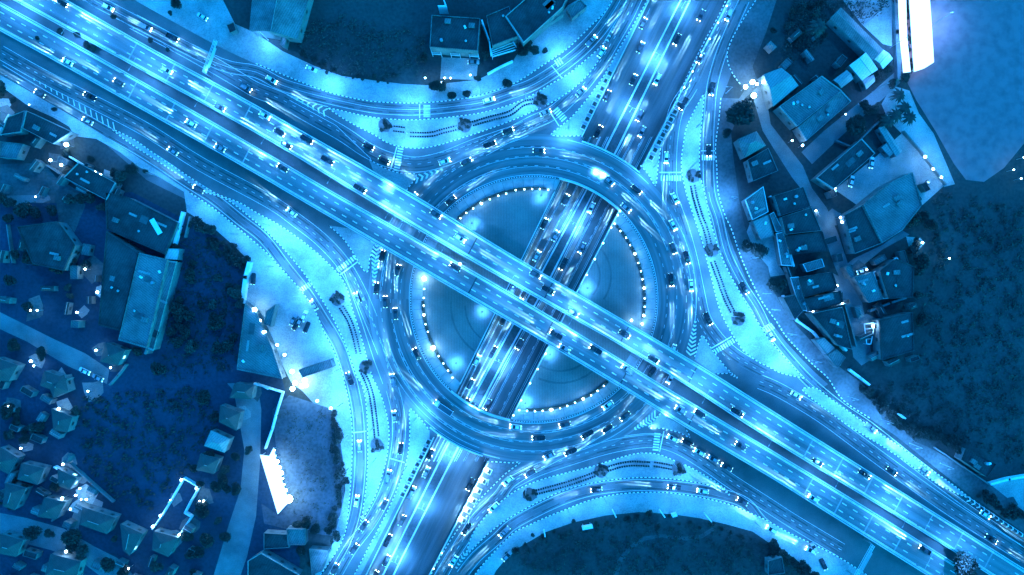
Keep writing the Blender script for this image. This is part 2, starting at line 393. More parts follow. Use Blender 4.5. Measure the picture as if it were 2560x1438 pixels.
# ------------------------------------------------------------------ raised islands and verges with striped kerbs
def kerb(mb, pts, zt=.19, wd=1.9, step=5.2):
    """black-and-white painted kerb stones along a survey line"""
    pts = resample(pts, step); inn = offset(pts, wd)
    for i in range(len(pts)-1):
        m = M['kerb_w'] if i % 2 else M['kerb_b']
        A, B_, C, D = P(*pts[i]), P(*pts[i+1]), P(*inn[i+1]), P(*inn[i])
        mb.face([(v.x,v.y,zt) for v in (A,B_,C,D)], m)
        mb.face(((A.x,A.y,0),(B_.x,B_.y,0),(B_.x,B_.y,zt),(A.x,A.y,zt)), m)
        mb.face(((D.x,D.y,0),(C.x,C.y,0),(C.x,C.y,zt),(D.x,D.y,zt)), m)
def island(name, edge, closing=(), m='paving', side=None, zt=.15, kerbs=None):
    e = smooth(edge, 4); poly = e + list(closing)
    if side: poly = clip(poly, side)
    mb = MB(); mb.prism([P(x, y) for x, y in poly], 0, zt, M[m])
    o = struct(mb.build(name))
    kb = MB(); kerb(kb, e if kerbs is None else kerbs)
    k = kb.build('kerb', o)
    return o
up = q('A2',530,805,620,822,740,850,900,880,1100,895,1300,890,1500,870,1700,840) + q('A3',0,777,170,700,300,622,430,545,560,440,640,370,700,310)
lo = q('A3',710,330,650,450,580,550,480,650,360,735,260,790,150,840,0,905) + q('A2',1700,985,1500,1050,1350,1095,1200,1115,1050,1095,960,1060,880,1010,740,940,620,870,530,805)
ISL = {}
ISL['n'] = island('traffic_island', up + lo[1:])
island('traffic_island', q('A2',840,1185,960,1255,1080,1295,1205,1308,1120,1440), q('A2',1050,1500,900,1330))
island('traffic_island', q('A3',1040,-60,1000,20,880,230,790,380,720,510,650,620,560,740,450,870,330,970,290,1010,350,1022,520,1020)[::-1], [(1640,-20),(1458,334)], side='L')
island('traffic_island', q('A3',960,1240,1020,1310,1075,1395,1095,1250,1110,1150,1130,1000,1160,900,1210,800,1265,680,1350,500,1450,300,1560,100,1630,-60)[::-1], [(1600,414),(1840,-20)][::1], side='R')
i5l = q('A3',1435,700,1400,760,1340,870,1300,970,1280,1080,1265,1200,1270,1300,1300,1440) + q('B3',1340,130,1390,280,1430,400,1460,530,1490,640,1520,770,1560,900,1620,1020,1680,1120,1740,1200,1850,1280) + q('B4',0,1310,100,1360,270,1398)
i5r = q('B4',270,1393,120,1230,0,1090) + q('B3',1810,920,1720,770,1640,630,1570,480,1520,330,1480,180,1455,50) + q('A3',1415,1330,1405,1200,1410,1050,1425,900,1442,715)
island('traffic_island', (i5l + i5r)[::-1])
island('traffic_island', q('C4',250,35,360,35,450,100,620,220,800,350,1000,480,1200,630,1400,770,1500,860,1300,775,1100,640,880,490,600,320,400,175,270,70,250,35), m='sand')
island('traffic_island', q('B3',1520,1365,1640,1355,1600,1310,1500,1180,1440,1085,1410,1090,1360,1250)[::-1], ())
island('traffic_island', q('C3',1110,225,1020,330,1130,342,1250,372,1335,410,1300,335)[::-1], ())
i9u = q('C2',1570,1280,1610,1150,1680,1040,1780,930) + q('C3',0,820,110,760,250,710,420,665,600,620,760,570,900,530,1000,520,1100,530,1200,570,1320,620,1450,690,1560,760,1582,792)
i9l = q('C3',1500,772,1350,740,1200,720,1000,708,800,720,600,750,400,800,200,890,0,1000) + q('C2',1800,1080,1700,1165,1600,1265,1570,1280)
island('traffic_island', i9u + i9l)
i10 = q('A1',820,955,1000,1040,1200,1180,1400,1310,1600,1438) + q('B1',1800,80) + q('B2',0,150,150,230,300,330,430,430,560,550,640,640,690,740,720,860,750,950,790,1080,830,1230,880,1400) + q('C2',900,0,950,120,985,250,1000,380,985,540,960,650,920,780,870,900,800,1012)
i10b = q('C2',800,950,825,750,835,550,835,400,830,250,815,100,785,0) + q('B2',750,1380,700,1230,640,1080,560,920,480,790,380,640,260,490,120,340,0,230) + q('B1',1700,60) + q('A1',1500,1430,1350,1320,1150,1190,950,1060,820,955)
island('traffic_island', i10 + i10b)
island('traffic_island', q('B2',545,250,650,340,740,470,790,560,835,597,850,500,885,390), q('B2',700,275))
island('traffic_island', q('C2',700,1500,840,1230,920,1080,1000,920,1060,780,1110,640,1140,500,1150,350,1150,190,1220,250,1300,350), [(1074,1100),(870,1500)], side='L')
island('traffic_island', q('C3',60,592,0,600) + q('C2',1800,592,1730,590), [(1214,1165),(1050,1500)] + q('C2',1300,1500,1330,1380,1450,1180,1530,1060,1600,960,1690,850,1780,760,1860,680), side='R', m='lot',
       kerbs=q('C2',1280,1500,1330,1380,1450,1180,1530,1060,1600,960,1690,850,1780,760,1860,680)+q('C3',60,592,0,600)+q('C2',1800,592,1730,590))
# outer verges
kN = q('A1',900,-60,1300,165,1640,350) + q('A2',0,480,160,545,330,615,500,680,640,720,850,760,1100,775,1300,770,1500,750,1700,710) + q('A3',0,635,100,580,250,480,400,380,500,290,600,190,700,90,790,-60)
oN = q('A3',600,-60,420,40,360,110,110,320,30,420) + q('A2',1917,470,1700,580,1650,600,1280,640,1100,630,900,605,640,570,450,500,200,385,0,250) + q('A1',1760,180,1640,-60)
island('verge', kN[::-1], oN[::-1], m='sand', kerbs=smooth(kN[::-1][:-3],4))
kW = q('A1',-300,400,0,560,400,790,800,1030,1200,1290,1420,1438) + q('B1',1600,120,1750,240) + q('B2',0,380,100,470,200,580,300,690,380,790,450,900,520,1060,590,1200,650,1360) + q('C2',700,150,720,300,725,450,715,700,700,900,680,1080,640,1200,560,1330,440,1500)
oW = q('C2',400,1500,560,1250,600,1100,640,950,670,800,650,560,630,420,590,250,560,190,430,150,350,60,270,0) + q('B2',240,1380,130,1150,50,1000,0,870) + q('B1',1830,820,1880,530,1750,400,1600,270,1400,150) + q('A1',1380,1438,1200,1330,1040,1250,900,1140,720,1040,560,1020,520,950,400,880,220,800,0,640,-300,480)
island('verge', kW, oW, m='sand', kerbs=smooth(kW[5:], 4))
kE = q('A3',1870,-60,1700,200,1620,370,1620,470,1660,560,1720,640)
island('verge', kE, q('A3',1740,680,1700,740,1560,735)+q('A3',1545,900,1520,1100,1530,1250,1540,1438)+q('B3',1590,170,1640,280,1690,430,1745,570,1810,710,1880,840)+q('B4',60,970,130,1080,250,1210,350,1310,450,1400)+q('C4',560,130,770,270,950,390,1200,590,1500,830,1917,1120,2050,1210,2050,1080,1917,960,1640,740,1350,560,1180,470,1100,440,1000,330,860,160,700,0)+q('B4',520,1300,380,1180,220,1010,120,880,40,740,0,560)+q('B3',1800,420,1740,250,1700,60)+q('A3',1660,1200,1640,1000,1740,740,1850,640,1800,500,1900,250,2000,-60), m='lot',
       kerbs=smooth(q('A3',1870,-60,1700,200,1620,370,1620,470,1660,560,1720,640),4))
kE2 = q('A3',1560,735,1545,900,1520,1100,1530,1250,1540,1438)+q('B3',1590,170,1640,280,1690,430,1745,570,1810,710,1880,840)+q('B4',60,970,130,1080,250,1210,350,1310,450,1400)+q('C4',560,130,770,270)
kb = MB(); kerb(kb, smooth(kE2, 4)[::-1]); kb.build('kerb', [o for o in COL.objects if o.name.startswith('verge')][-1])
kS = q('C2',1600,1500,1700,1360) + q('C3',0,1135,120,1070,250,1010,400,950,550,890,700,850,850,828,1000,820,1150,822,1300,840,1470,870,1640,915,1760,965,1917,1035) + q('C4',150,1120,380,1230,570,1330,800,1480)
oS = q('C4',480,1500,330,1438,200,1310,0,1190) + q('C3',1800,1110,1600,1055,1400,1010,1200,980,950,965,700,990,450,1045,250,1115,0,1260) + q('C2',1800,1400,1750,1500)
island('verge', kS[::-1], oS[::-1], m='sand', kerbs=smooth(kS[::-1], 4))

# ------------------------------------------------------------------ centre of the roundabout
lw = MB(); pv = MB(); jn = MB()
circ = [ringpt(278, 2*math.pi*i/120) for i in range(120)]
for s_ in 'LR': lw.prism([P(x, y) for x, y in clip(circ, s_, 4)], 0, .12, M['grass'])
struct(lw.build('lawn'))
for i in range(144):
    a0, a1 = 2*math.pi*i/144, 2*math.pi*(i+1)/144
    for s_ in 'LR':
        c_ = clip([ringpt(278,a0), ringpt(305,a0), ringpt(305,a1), ringpt(278,a1)], s_, 1)
        if len(c_) > 2: pv.prism([P(*p) for p in c_], 0, .2, M['tilepath'])
        if i % 2 == 0:
            c_ = clip([ringpt(280,a0), ringpt(302,a0), ringpt(302,a0+.0024), ringpt(280,a0+.0024)], s_, 3)
            if len(c_) > 2: jn.poly([P(p[0],p[1],.21) for p in c_], M['joint'])
o = struct(pv.build('ring_path')); jn.build('path_joints', o)
kb = MB(); kerb(kb, [ringpt(RI+1, 2*math.pi*i/120) for i in range(121) if clip([ringpt(RI+1, 2*math.pi*i/120)]*3,'L') or clip([ringpt(RI+1, 2*math.pi*i/120)]*3,'R')][::-1], .22, 1.5, 3.4) if False else None
for s_, A0, A1 in (('L', 79, 227), ('R', 260, 405)):
    kerb(kb, [ringpt(RI+.5, R(lerp(A0, A1, i/90))) for i in range(91)], .24, 1.5, 3.2)
kb.build('kerb', o)
# darker mown arcs in the lawn
bd = MB()
for cx, cy, r, a0, a1, wd in ((1265,765,135,115,185,5),(1265,765,100,120,180,4),(1425,690,72,-45,40,5),(1425,690,100,-45,35,5),(1400,830,95,50,120,5),(1400,830,125,50,115,5)):
    L_ = [(cx+(r)*math.cos(R(lerp(a0,a1,i/20))), cy+r*math.sin(R(lerp(a0,a1,i/20)))) for i in range(21)]
    for a_, b_ in zip(L_, L_[1:]):
        qd = [a_, b_, (lerp(cx,b_[0],1+wd/r), lerp(cy,b_[1],1+wd/r)), (lerp(cx,a_[0],1+wd/r), lerp(cy,a_[1],1+wd/r))]
        for s_ in 'LR':
            c_ = clip(qd, s_, 6)
            if len(c_) > 2: bd.poly([P(p[0],p[1],.128) for p in c_], M['grassd'])
struct(bd.build('mown_band'))

# ------------------------------------------------------------------ flyover decks
U1 = [(-150,-181),(167,0),(400,133),(640,263),(1017,477),(1280,637),(1714,892),(1920,1020),(2560,1422),(2740,1535)]
U2 = [(-150,-100),(257,123),(640,333),(887,480),(1067,587),(1280,710),(1540,857),(1714,962),(1920,1095),(2314,1335),(2474,1438),(2700,1582)]
V1 = [(-150,-78),(243,140),(640,367),(833,480),(1050,602),(1280,734),(1480,854),(1654,962),(1920,1120),(2174,1274),(2367,1395),(2650,1575)]
V2 = [(-150,-6),(0,77),(200,187),(640,435),(717,480),(940,610),(1280,808),(1530,956),(1714,1068),(1920,1190),(2160,1340),(2317,1438),(2600,1615)]
ZD = [(-150,.35),(150,.7),(300,1.3),(620,4.8),(900,7),(1700,7),(2000,5.2),(2300,1.8),(2500,.7),(2740,.4)]
def zd(x): return interp(ZD, x)
def sy(tab):
    sm = smooth(tab, 6); return lambda x: interp(sm, x)
fU1, fU2, fV1, fV2 = sy(U1), sy(U2), sy(V1), sy(V2)
def deckpt(fa, fb, x, t, dz=0.0):
    """t across the deck; the section is square to the motorway"""
    k = .50 * (t - .5) * (fb(x) - fa(x))
    xx = x - k * .8
    y = lerp(fa(xx), fb(xx), t); z = zd(xx)
    p = P(xx, y, z); return Vector((p.x, p.y, z + dz))
def deck(fa, fb, label):
    t = thing('flyover', label, 'flyover', (0,0,0), group='twin flyover decks')
    d = MB(); PA = [MB(), MB()]; xs = list(range(-150, 2700, 25))
    for x0, x1 in zip(xs, xs[1:]):
        a0, a1, b0, b1 = deckpt(fa,fb,x0,0), deckpt(fa,fb,x1,0), deckpt(fa,fb,x0,1), deckpt(fa,fb,x1,1)
        d.face((b0, b1, a1, a0), M['asphalt_fly'])
        def bot(p): return Vector((p.x, p.y, p.z-1.3 if p.z > 3 else -.05))
        d.face((bot(a0), bot(a1), bot(b1), bot(b0)), M['conc']); d.face((a0, a1, bot(a1), bot(a0)), M['conc']); d.face((b0, bot(b0), bot(b1), b1), M['conc'])
        if (zd(x0) > 3) != (zd(x1) > 3):
            c0, c1 = (a0, b0) if zd(x0) > 3 else (a1, b1)
            d.face(((c0.x,c0.y,-.05),(c1.x,c1.y,-.05),c1,c0), M['conc'])
        for e0, e1, pa in ((0, .035, PA[0]), (.965, 1, PA[1])):
            q0, q1, q2, q3 = deckpt(fa,fb,x0,e0), deckpt(fa,fb,x1,e0), deckpt(fa,fb,x1,e1), deckpt(fa,fb,x0,e1)
            tp = [p + Vector((0,0,.95)) for p in (q0,q1,q2,q3)]
            pa.face(tp, M['parapet']); pa.face((q0,q1,tp[1],tp[0]), M['parapet']); pa.face((q3,q2,tp[2],tp[3]), M['parapet'])
    d.build('deck', t)
    for pa in PA: pa.build('parapet', t)
    for x in list(range(330, 700, 95)) + list(range(2020, 2500, 75)) + [1180, 1370, 1560, 1730]:
        jm = MB(); a0, a1, b0, b1 = deckpt(fa,fb,x,.04,.012), deckpt(fa,fb,x+3,.04,.012), deckpt(fa,fb,x,.96,.012), deckpt(fa,fb,x+3,.96,.012)
        jm.face((b0, b1, a1, a0), M['conc'] if x > 2000 or x < 700 else M['dark']); jm.build('expansion_joint', t)
    mk = MB()
    L = 0; x = -140
    while x < 2680:
        for tt in (.345, .655):
            wv = .016; a0, a1, b0, b1 = deckpt(fa,fb,x,tt-wv,.014), deckpt(fa,fb,x+11,tt-wv,.014), deckpt(fa,fb,x,tt+wv,.014), deckpt(fa,fb,x+11,tt+wv,.014)
            mk.face((b0, b1, a1, a0), M['paint'])
        x += 27
    for tt in (.085, .125, .875, .915):
        for x0, x1 in zip(xs, xs[1:]):
            wv = .014; mk.face((deckpt(fa,fb,x0,tt+wv,.014), deckpt(fa,fb,x1,tt+wv,.014), deckpt(fa,fb,x1,tt-wv,.014), deckpt(fa,fb,x0,tt-wv,.014)), M['paint'])
    mk.build('lane_marking', t)
    for x in (700, 800, 905, 1010, 1135, 1215, 1402, 1500, 1600, 1750, 1850, 1950, 2040):
        pm = MB(); c = deckpt(fa, fb, x, .5); z = zd(x) - 1.3
        pm.tube((c.x, c.y, -.2), (c.x, c.y, z - .9), .85, .85, M['conc'], 12); pm.box((c.x, c.y, z-.5), (1.7, 7.5, .95), M['conc'], AX)
        pm.build('pier', t)
    return t
deck(fU1, fU2, 'upper right flyover deck with three lanes and white parapets crossing the roundabout')
deck(fV1, fV2, 'lower left flyover deck with three lanes and white parapets crossing the roundabout')

# ------------------------------------------------------------------ painted markings on the ground
mk = MB(); ZM = .062
def line(pts, wd=1.15, dash=None, gap=None, zf=None, mb=None):
    mb = mb or mk; Z = zf or (lambda p: ZM)
    L = plen(pts); d = 0
    if not dash:
        r_ = resample(pts, 8); A, B_ = offset(r_, wd/2), offset(r_, -wd/2)
        mb.strip([(*P(p[0],p[1],Z(c))[:2], Z(c)) for p, c in zip(A, r_)], [(*P(p[0],p[1],Z(c))[:2], Z(c)) for p, c in zip(B_, r_)], M['paint']); return
    while d < L:
        n = 3; r_ = [along(pts, min(L, d + dash*i/n))[0] for i in range(n+1)]; A, B_ = offset(r_, wd/2), offset(r_, -wd/2)
        mb.strip([(*P(p[0],p[1],Z(c))[:2], Z(c)) for p, c in zip(A, r_)], [(*P(p[0],p[1],Z(c))[:2], Z(c)) for p, c in zip(B_, r_)], M['paint'])
        d += dash + gap
def zebra(a, b, bar, n):
    dx, dy = b[0]-a[0], b[1]-a[1]; l = math.hypot(dx, dy); dx /= l; dy /= l; nx, ny = -dy, dx
    st = l / n
    for i in range(n):
        c = (a[0]+dx*st*(i+.5), a[1]+dy*st*(i+.5)); hw = st*.27
        mk.poly([P(c[0]+dx*s1*hw+nx*s2*bar/2, c[1]+dy*s1*hw+ny*s2*bar/2, ZM) for s1, s2 in ((-1,-1),(1,-1),(1,1),(-1,1))], M['paint'])
def chevrons(a, b, wa, wb, n, th=3.2, sl=.8, half=0):
    """V bars in a painted nose from a to b"""
    dx, dy = b[0]-a[0], b[1]-a[1]; l = math.hypot(dx, dy); dx /= l; dy /= l; nx, ny = -dy, dx
    for i in range(n):
        t = (i+.5)/n; c = (lerp(a[0],b[0],t), lerp(a[1],b[1],t)); hw = lerp(wa, wb, t)/2
        for sd in ((1,-1) if not half else (half,)):
            p0 = c; p1 = (c[0]+nx*hw*sd + dx*sl*hw, c[1]+ny*hw*sd + dy*sl*hw)
            if half: p0 = (c[0]-nx*hw*sd - dx*sl*hw, c[1]-ny*hw*sd - dy*sl*hw)
            mk.poly([P(p[0], p[1], ZM + (0.003 if sd == 1 else 0)) for p in (p0, p1, (p1[0]+dx*th, p1[1]+dy*th), (p0[0]+dx*th, p0[1]+dy*th))], M['paint'])
def arc(r, a0, a1, n=60): return [ringpt(r, R(lerp(a0, a1, i/n))) for i in range(n+1)]
line(arc(311, 0, 360, 140), 1.2); line(arc(407, 45, 78)); line(arc(407, 228, 258)); line(arc(407, 150, 172)); line(arc(407, -8, 30, 40), .9)
line(arc(334, 0, 360, 160), .9, 9, 18); line(arc(358, 0, 360, 160), .9, 9, 16); line(arc(382, 0, 360, 160), .9, 9, 17)
for r_, segs in ((331, ((200,330),(60,150))), (336, ((270,325),(100,140))), (355.5, ((190,300),(20,115),(330,350))), (360.5, ((200,262),(30,70))), (379.5, ((195,290),(10,100),(150,175))), (384.5, ((205,240),(300,330),(160,180))), (396, ((195,250),(285,320),(352,380)))):
    for a0, a1 in segs: line(arc(r_, a0, a1), .75)  # extra solid lane lines, painted to supply headlight streaks as well
# zebra crossings and stop lines
zebra(*q('A2',1280,785,1280,880), 17, 9); line(q('A2',1225,780,1225,885), 2.4)
zebra(*q('A2',1085,1105,1050,1285), 14, 9); line(q('A2',1055,1100,1008,1268), 2.6)
zebra(*q('A3',320,815,395,900), 17, 6); line(q('A3',272,820,352,943), 2.4)
zebra(*q('A3',1110,1335,1270,1335), 13, 8); line(q('A3',1105,1292,1268,1292), 2.6)
zebra(*q('A3',1418,1180,1520,1180), 14, 6); line(q('A3',1415,1130,1520,1130), 2)
zebra(*q('B2',605,590,745,485), 12, 8); line(q('B2',628,622,772,515), 2.6)
zebra(*q('B3',1515,1200,1665,1110), 12, 9); line(q('B3',1495,1170,1645,1083), 2.4)
zebra(*q('B4',-40,1060,40,1000), 16, 6); line(q('B3',1870,1025,1925,990), 2.2)
zebra(*q('C3',1090,370,1075,510), 15, 7); line(q('C3',1138,360,1105,515), 2.4)
zebra(*q('B2',330,740,420,680), 12, 6); line(q('B2',300,700,355,745), 1.6)
zebra(*q('A3',325,480,375,450), 18, 3); line(q('C2',725,372,825,360), 2.2); line(q('C2',1000,562,1112,595), 2.2); line(q('A3',295,490,370,580), 2)
# painted noses
chevrons(q('A2',240,712)[0], q('A2',520,838)[0], 3, 24, 7, 4, .7); line(q('A2',230,708,400,765,540,800)); line(q('A2',230,708,380,790,515,862))
chevrons(q('B2',878,720)[0], q('B2',905,400)[0], 4, 34, 11, 5, .7, 0)
chevrons(q('A2',1420,1260)[0], q('A2',1200,1340)[0], 5, 22, 6, 5, .8)
chevrons(q('B3',1375,955)[0], q('B3',1335,1230)[0], 4, 26, 9, 4, -.7)
chevrons(q('C3',905,352)[0], q('C3',1075,250)[0], 6, 30, 8, 4, .6)
chevrons(q('A1',230,580)[0], q('A1',870,960)[0], 4, 18, 15, 3, .9, 1)
chevrons(q('C4',1930,1160)[0], q('C4',1500,870)[0], 7, 14, 12, 3.2, .9)
chevrons(q('C2',780,1100)[0], q('C2',800,1010)[0], 4, 14, 4, 3, .8); chevrons(q('C2',1490,1400)[0], q('C2',1565,1280)[0], 4, 14, 5, 3, .8)
chevrons(q('B3',1700,1400)[0], q('B3',1645,1365)[0], 3, 8, 3, 3, .8); chevrons(q('A3',770,180)[0], q('A3',710,310)[0], 3, 9, 4, 3, .8); chevrons(q('C3',1640,850)[0], q('C3',1585,790)[0], 3, 9, 3, 3, .8)
# lines along the slip roads
RT = {
 'n_side': q('A1',700,0,1100,210,1640,480)+q('A2',0,540,200,640,500,725,850,800,1100,820,1300,815,1500,795,1700,765)+q('A3',0,695,150,640,330,530,500,400,620,280,720,150,800,20,840,-60),
 'ne_serv': q('A1',1000,160,1450,400,1780,590)+q('A2',0,670,200,750,400,860,650,1000,830,1120,1000,1195,1200,1230,1400,1190,1600,1110,1800,1040)+q('A3',0,1000,100,960),
 'n_exit': q('A2',1350,1330,1500,1230,1700,1120,1917,1000)+q('A3',150,920,300,850,430,740,560,600,680,430,780,260,860,120,930,-30),
 'e_ramp': q('A3',1640,20,1500,300,1340,640,1240,800,1200,950,1180,1150,1180,1440)+q('B3',1210,100,1280,300,1340,520,1390,760,1440,960,1560,1130,1700,1250,1917,1370),
 'e_left': q('A3',1740,0,1640,220,1560,420,1500,640,1480,850,1470,1100,1480,1438)+q('B3',1540,200,1600,450,1710,680,1830,870)+q('B4',20,1080,170,1270,330,1438)+q('C4',540,180,760,330,1100,600,1500,900,1917,1180),
 'e_serv': q('B4',-60,1420)+q('C4',100,60,400,240,700,460,1000,680,1400,960,1917,1290),
 's_lens': q('C4',400,1290,0,1080)+q('C3',1750,900,1550,830,1300,785,1050,765,840,768,600,800,400,860,200,950,0,1060)+q('C2',1800,1170,1650,1300,1540,1438),
 's_serv': q('C4',550,1250,200,1040)+q('C3',1900,900,1650,740,1450,600,1250,480,1080,430,900,440,700,480,500,540)+q('C3',200,640,0,740),
 's_exit': q('C3',760,280,500,450,250,580,0,730)+q('C2',1820,850,1660,1010,1560,1160,1450,1330,1370,1470),
 'w_enter': q('C2',560,1500,700,1250,850,1050,960,850,1030,650,1070,400,1060,200,1010,0)+q('B2',990,1300,950,1100),
 'w_left': q('C2',520,1440,640,1250,720,1050,760,850,780,600,775,400,760,200,720,0)+q('B2',700,1380,620,1150,500,950,380,760,230,570,60,350)+q('B1',1800,210,1600,50)+q('A1',1400,1360,1100,1160,700,930,300,700,0,520),
 'w_exit': q('B2',960,1200,860,950,760,720,640,520,480,350,300,210,100,70)+q('A1',1500,1228,1100,975,700,765,300,560,0,390),
}
line(smooth(RT['n_side']), .7); line(offset(smooth(RT['n_side']), -16), .9); line(offset(smooth(RT['n_side']), 14), .9)
line(smooth(RT['ne_serv']), .9, 9, 16); line(offset(smooth(RT['ne_serv']), -18), 1.0); line(offset(smooth(RT['ne_serv']), 20), 1.0)
line(smooth(RT['n_exit']), .9, 9, 14); line(offset(smooth(RT['n_exit'])[8:], -17), .9); line(offset(smooth(RT['n_exit'])[8:], 17), .9); line(offset(smooth(RT['n_exit'])[:20], 10), .8, 12, 8)
line(smooth(RT['e_ramp']), .8, 9, 14); line(offset(smooth(RT['e_ramp'])[8:], -18), .9); line(offset(smooth(RT['e_ramp'])[8:28], 18), .9); line(offset(smooth(RT['e_ramp'])[28:52], 15), .8, 9, 9)
line(offset(smooth(RT['e_left']), -13), .8); line(offset(smooth(RT['e_left']), 13), .8); line(offset(smooth(RT['e_left'])[24:], 2), .8)
line(smooth(RT['e_serv']), .9, 9, 16); line(offset(smooth(RT['e_serv']), -17), .9); line(offset(smooth(RT['e_serv']), 18), .9)
line(offset(smooth(RT['s_lens']), -14), .9); line(offset(smooth(RT['s_lens']), 14), .9)
line(smooth(RT['s_serv']), .9, 9, 14); line(offset(smooth(RT['s_serv']), -18), .8); line(offset(smooth(RT['s_serv'])[:30], 17), .8); line(offset(smooth(RT['s_serv'])[20:], 14), .8)
line(smooth(RT['s_exit']), .9, 10, 12); line(offset(smooth(RT['s_exit']), -15), .9); line(offset(smooth(RT['s_exit'])[12:], 15), .9)
line(smooth(RT['w_enter']), .9, 9, 12); line(offset(smooth(RT['w_enter'])[:28], 16), .9); line(offset(smooth(RT['w_enter'])[:28], -16), .9)
line(offset(smooth(RT['w_left']), -13), .9); line(offset(smooth(RT['w_left']), 13), .9); 
line(smooth(RT['w_exit']), .9, 9, 14); line(offset(smooth(RT['w_exit']), -17), .9); line(offset(smooth(RT['w_exit'])[4:], 17), .9)
line(q('B2',660,600,730,800,800,1000,880,1250,950,1438), 1.0); line(q('B2',740,640,850,900,960,1180,1010,1438), .9, 9, 9)
line(q('A2',250,750,600,940,860,1190), 1.0); line(q('A2',1000,1200,1200,1180,1500,1120,1917,960), .8, 12, 6)
struct(mk.build('road_marking'))
wear = MB()
for k_, pts in RT.items():
    sm_ = smooth(pts)
    for i_, o_ in enumerate((-13, -8, -5.5, 5, 8.5, 13)):
        rs = resample(offset(sm_, o_), 8); m_ = M['oily'] if i_ in (1, 4) else M['worn']; w_ = 2.6 if i_ in (1, 4) else 1.5
        A_, B2_ = offset(rs, w_/2), offset(rs, -w_/2); z_ = .047 + .0012*i_
        for j_ in range(len(rs)-1):
            if all(math.hypot(p_[0]-CX, p_[1]-CY) > RO+2 and not (XL(p_[1])-3 < p_[0] < XR(p_[1])+3) for p_ in (rs[j_], rs[j_+1])) and (j_*7 + i_*13) % 61 > 14:
                wear.strip([P(*A_[j_], z_), P(*A_[j_+1], z_)], [P(*B2_[j_], z_), P(*B2_[j_+1], z_)], m_)
struct(wear.build('road_wheel_tracks'))
um = MB()
def zy(p): return zu(p[1]) + .03
def col_between(fa, fb, t): return [(lerp(fa(y), fb(y), t), y) for y in range(-150, 1531, 20)]
fML = lambda y: gridline(ML, y); fMR = lambda y: gridline(MR, y)
def sideL(y): p = P(XL(y), y); f = S*(H-zu(y))/H; return 1280 + p.x/f
def sideR(y): p = P(XR(y), y); f = S*(H-zu(y))/H; return 1280 + p.x/f
for t in (.33, .66): line(col_between(sideL, fML, t), .9, 9, 17, zf=zy, mb=um); line(col_between(fMR, sideR, t*.93), .9, 9, 17, zf=zy, mb=um)
for t in (.12, .31, .35, .64, .68, .88): line(col_between(sideL, fML, t), .6, zf=zy, mb=um); line(col_between(fMR, sideR, t), .6, zf=zy, mb=um)  # added solid lane lines put the headlight trails into the paint
for t in (.07, .93): line(col_between(sideL, fML, t), 1.0, zf=zy, mb=um); line(col_between(fMR, sideR, t), 1.0, zf=zy, mb=um)
struct(um.build('road_marking'))

#PART2
M['path_dim'] = mat('worn_grass_path', (.085, .083, .08), .95, .3, .1, 1)
M['lot2'] = mat('lit_scrub_ground', (.10, .11, .13), .95, .5, .05, .8)  # lamp-lit brightness put into the paler, bluer scrub colour
# ------------------------------------------------------------------ street lamps
def spot(parent, loc, energy, col, size=150, blend=1.0, rot=(0,0,0), r=.25, name='lamp_light'):
    key = (energy, col, size, blend, r)
    if key not in SPOTS:
        d = bpy.data.lights.new(name, 'SPOT'); d.energy = energy; d.color = col; d.spot_size = R(size); d.spot_blend = blend; d.shadow_soft_size = r
        SPOTS[key] = d
    o = bpy.data.objects.new(name, SPOTS[key]); COL.objects.link(o); o.location = loc; o.rotation_euler = rot; o.parent = parent; return o
def point(parent, loc, energy, col, r=.3):
    key = ('p', energy, col, r)
    if key not in SPOTS:
        d = bpy.data.lights.new('lamp_light', 'POINT'); d.energy = energy; d.color = col; d.shadow_soft_size = r; SPOTS[key] = d
    o = bpy.data.objects.new('lamp_light', SPOTS[key]); COL.objects.link(o); o.location = loc; o.parent = parent; return o
SPOTS = {}
LE = 6200.0
def make_lamp(hgt, arm, energy, name='street_lamp', twin=False):
    t = thing(name, 'street lamp', 'street lamp')
    b = MB(); b.tube((0,0,0),(0,0,hgt), .12, .07, M['steel'], 8); b.tube((0,0,0),(0,0,.25), .26, .26, M['steel'], 8); b.build('pole', t)
    for s in ((1,-1) if twin else (1,)):
        a = MB(); a.tube((0,0,hgt-.4),(s*arm*.4,0,hgt+.25), .05, .045, M['steel'], 6); a.tube((s*arm*.4,0,hgt+.25),(s*arm,0,hgt+.35), .045, .04, M['steel'], 6); a.build('arm', t)
        h = MB(); h.box((s*(arm+.3),0,hgt+.36),(.9,.32,.14), M['steel']); h.tube((s*(arm+.05),0,hgt+.43),(s*(arm+.55),0,hgt+.43), .1, .07, M['steel'], 6)
        hh = h.build('lamp_head', t)
        l = MB(); l.box((s*(arm+.3),0,hgt+.27),(.6,.24,.05), E_LAMP); l.build('lens', hh)
        spot(t, (s*(arm+.3),0,hgt+.2), energy, LAMP, 156, 1.0)
    return proto(t)
LP1 = make_lamp(9, 2.0, LE); LP2 = make_lamp(9, 2.0, LE*.42); LP3 = make_lamp(9.5, 2.2, LE*.72, 'deck_lamp', True); LP4 = make_lamp(6.5, 1.2, LE*.75, 'median_fill_lamp', True)
def lamps(pr, pts, where, cnt, face=None, z=.14):
    n = len(pts)
    for i, (x, y) in enumerate(pts):
        ang = face if face is not None else math.atan2(-(CY - y), CX - x)
        place(pr, P(x, y, z), ang, '%s lamp %s, from %s' % (nth(i), where, cnt), 'street lamps ' + where)
lamps(LP1, q('A2',90,300,560,600,1165,740,1680,700) + q('A3',385,385), 'on the verge along the upper service road', 'the left', -math.pi/2)
lamps(LP1, q('A2',820,900,1130,1000,1500,960)+q('A3',100,740,470,540), 'on the upper crescent island', 'the left')
lamps(LP1, q('A3',1000,130,700,640,420,960), 'on the strip left of the sunken road above the roundabout', 'the top')
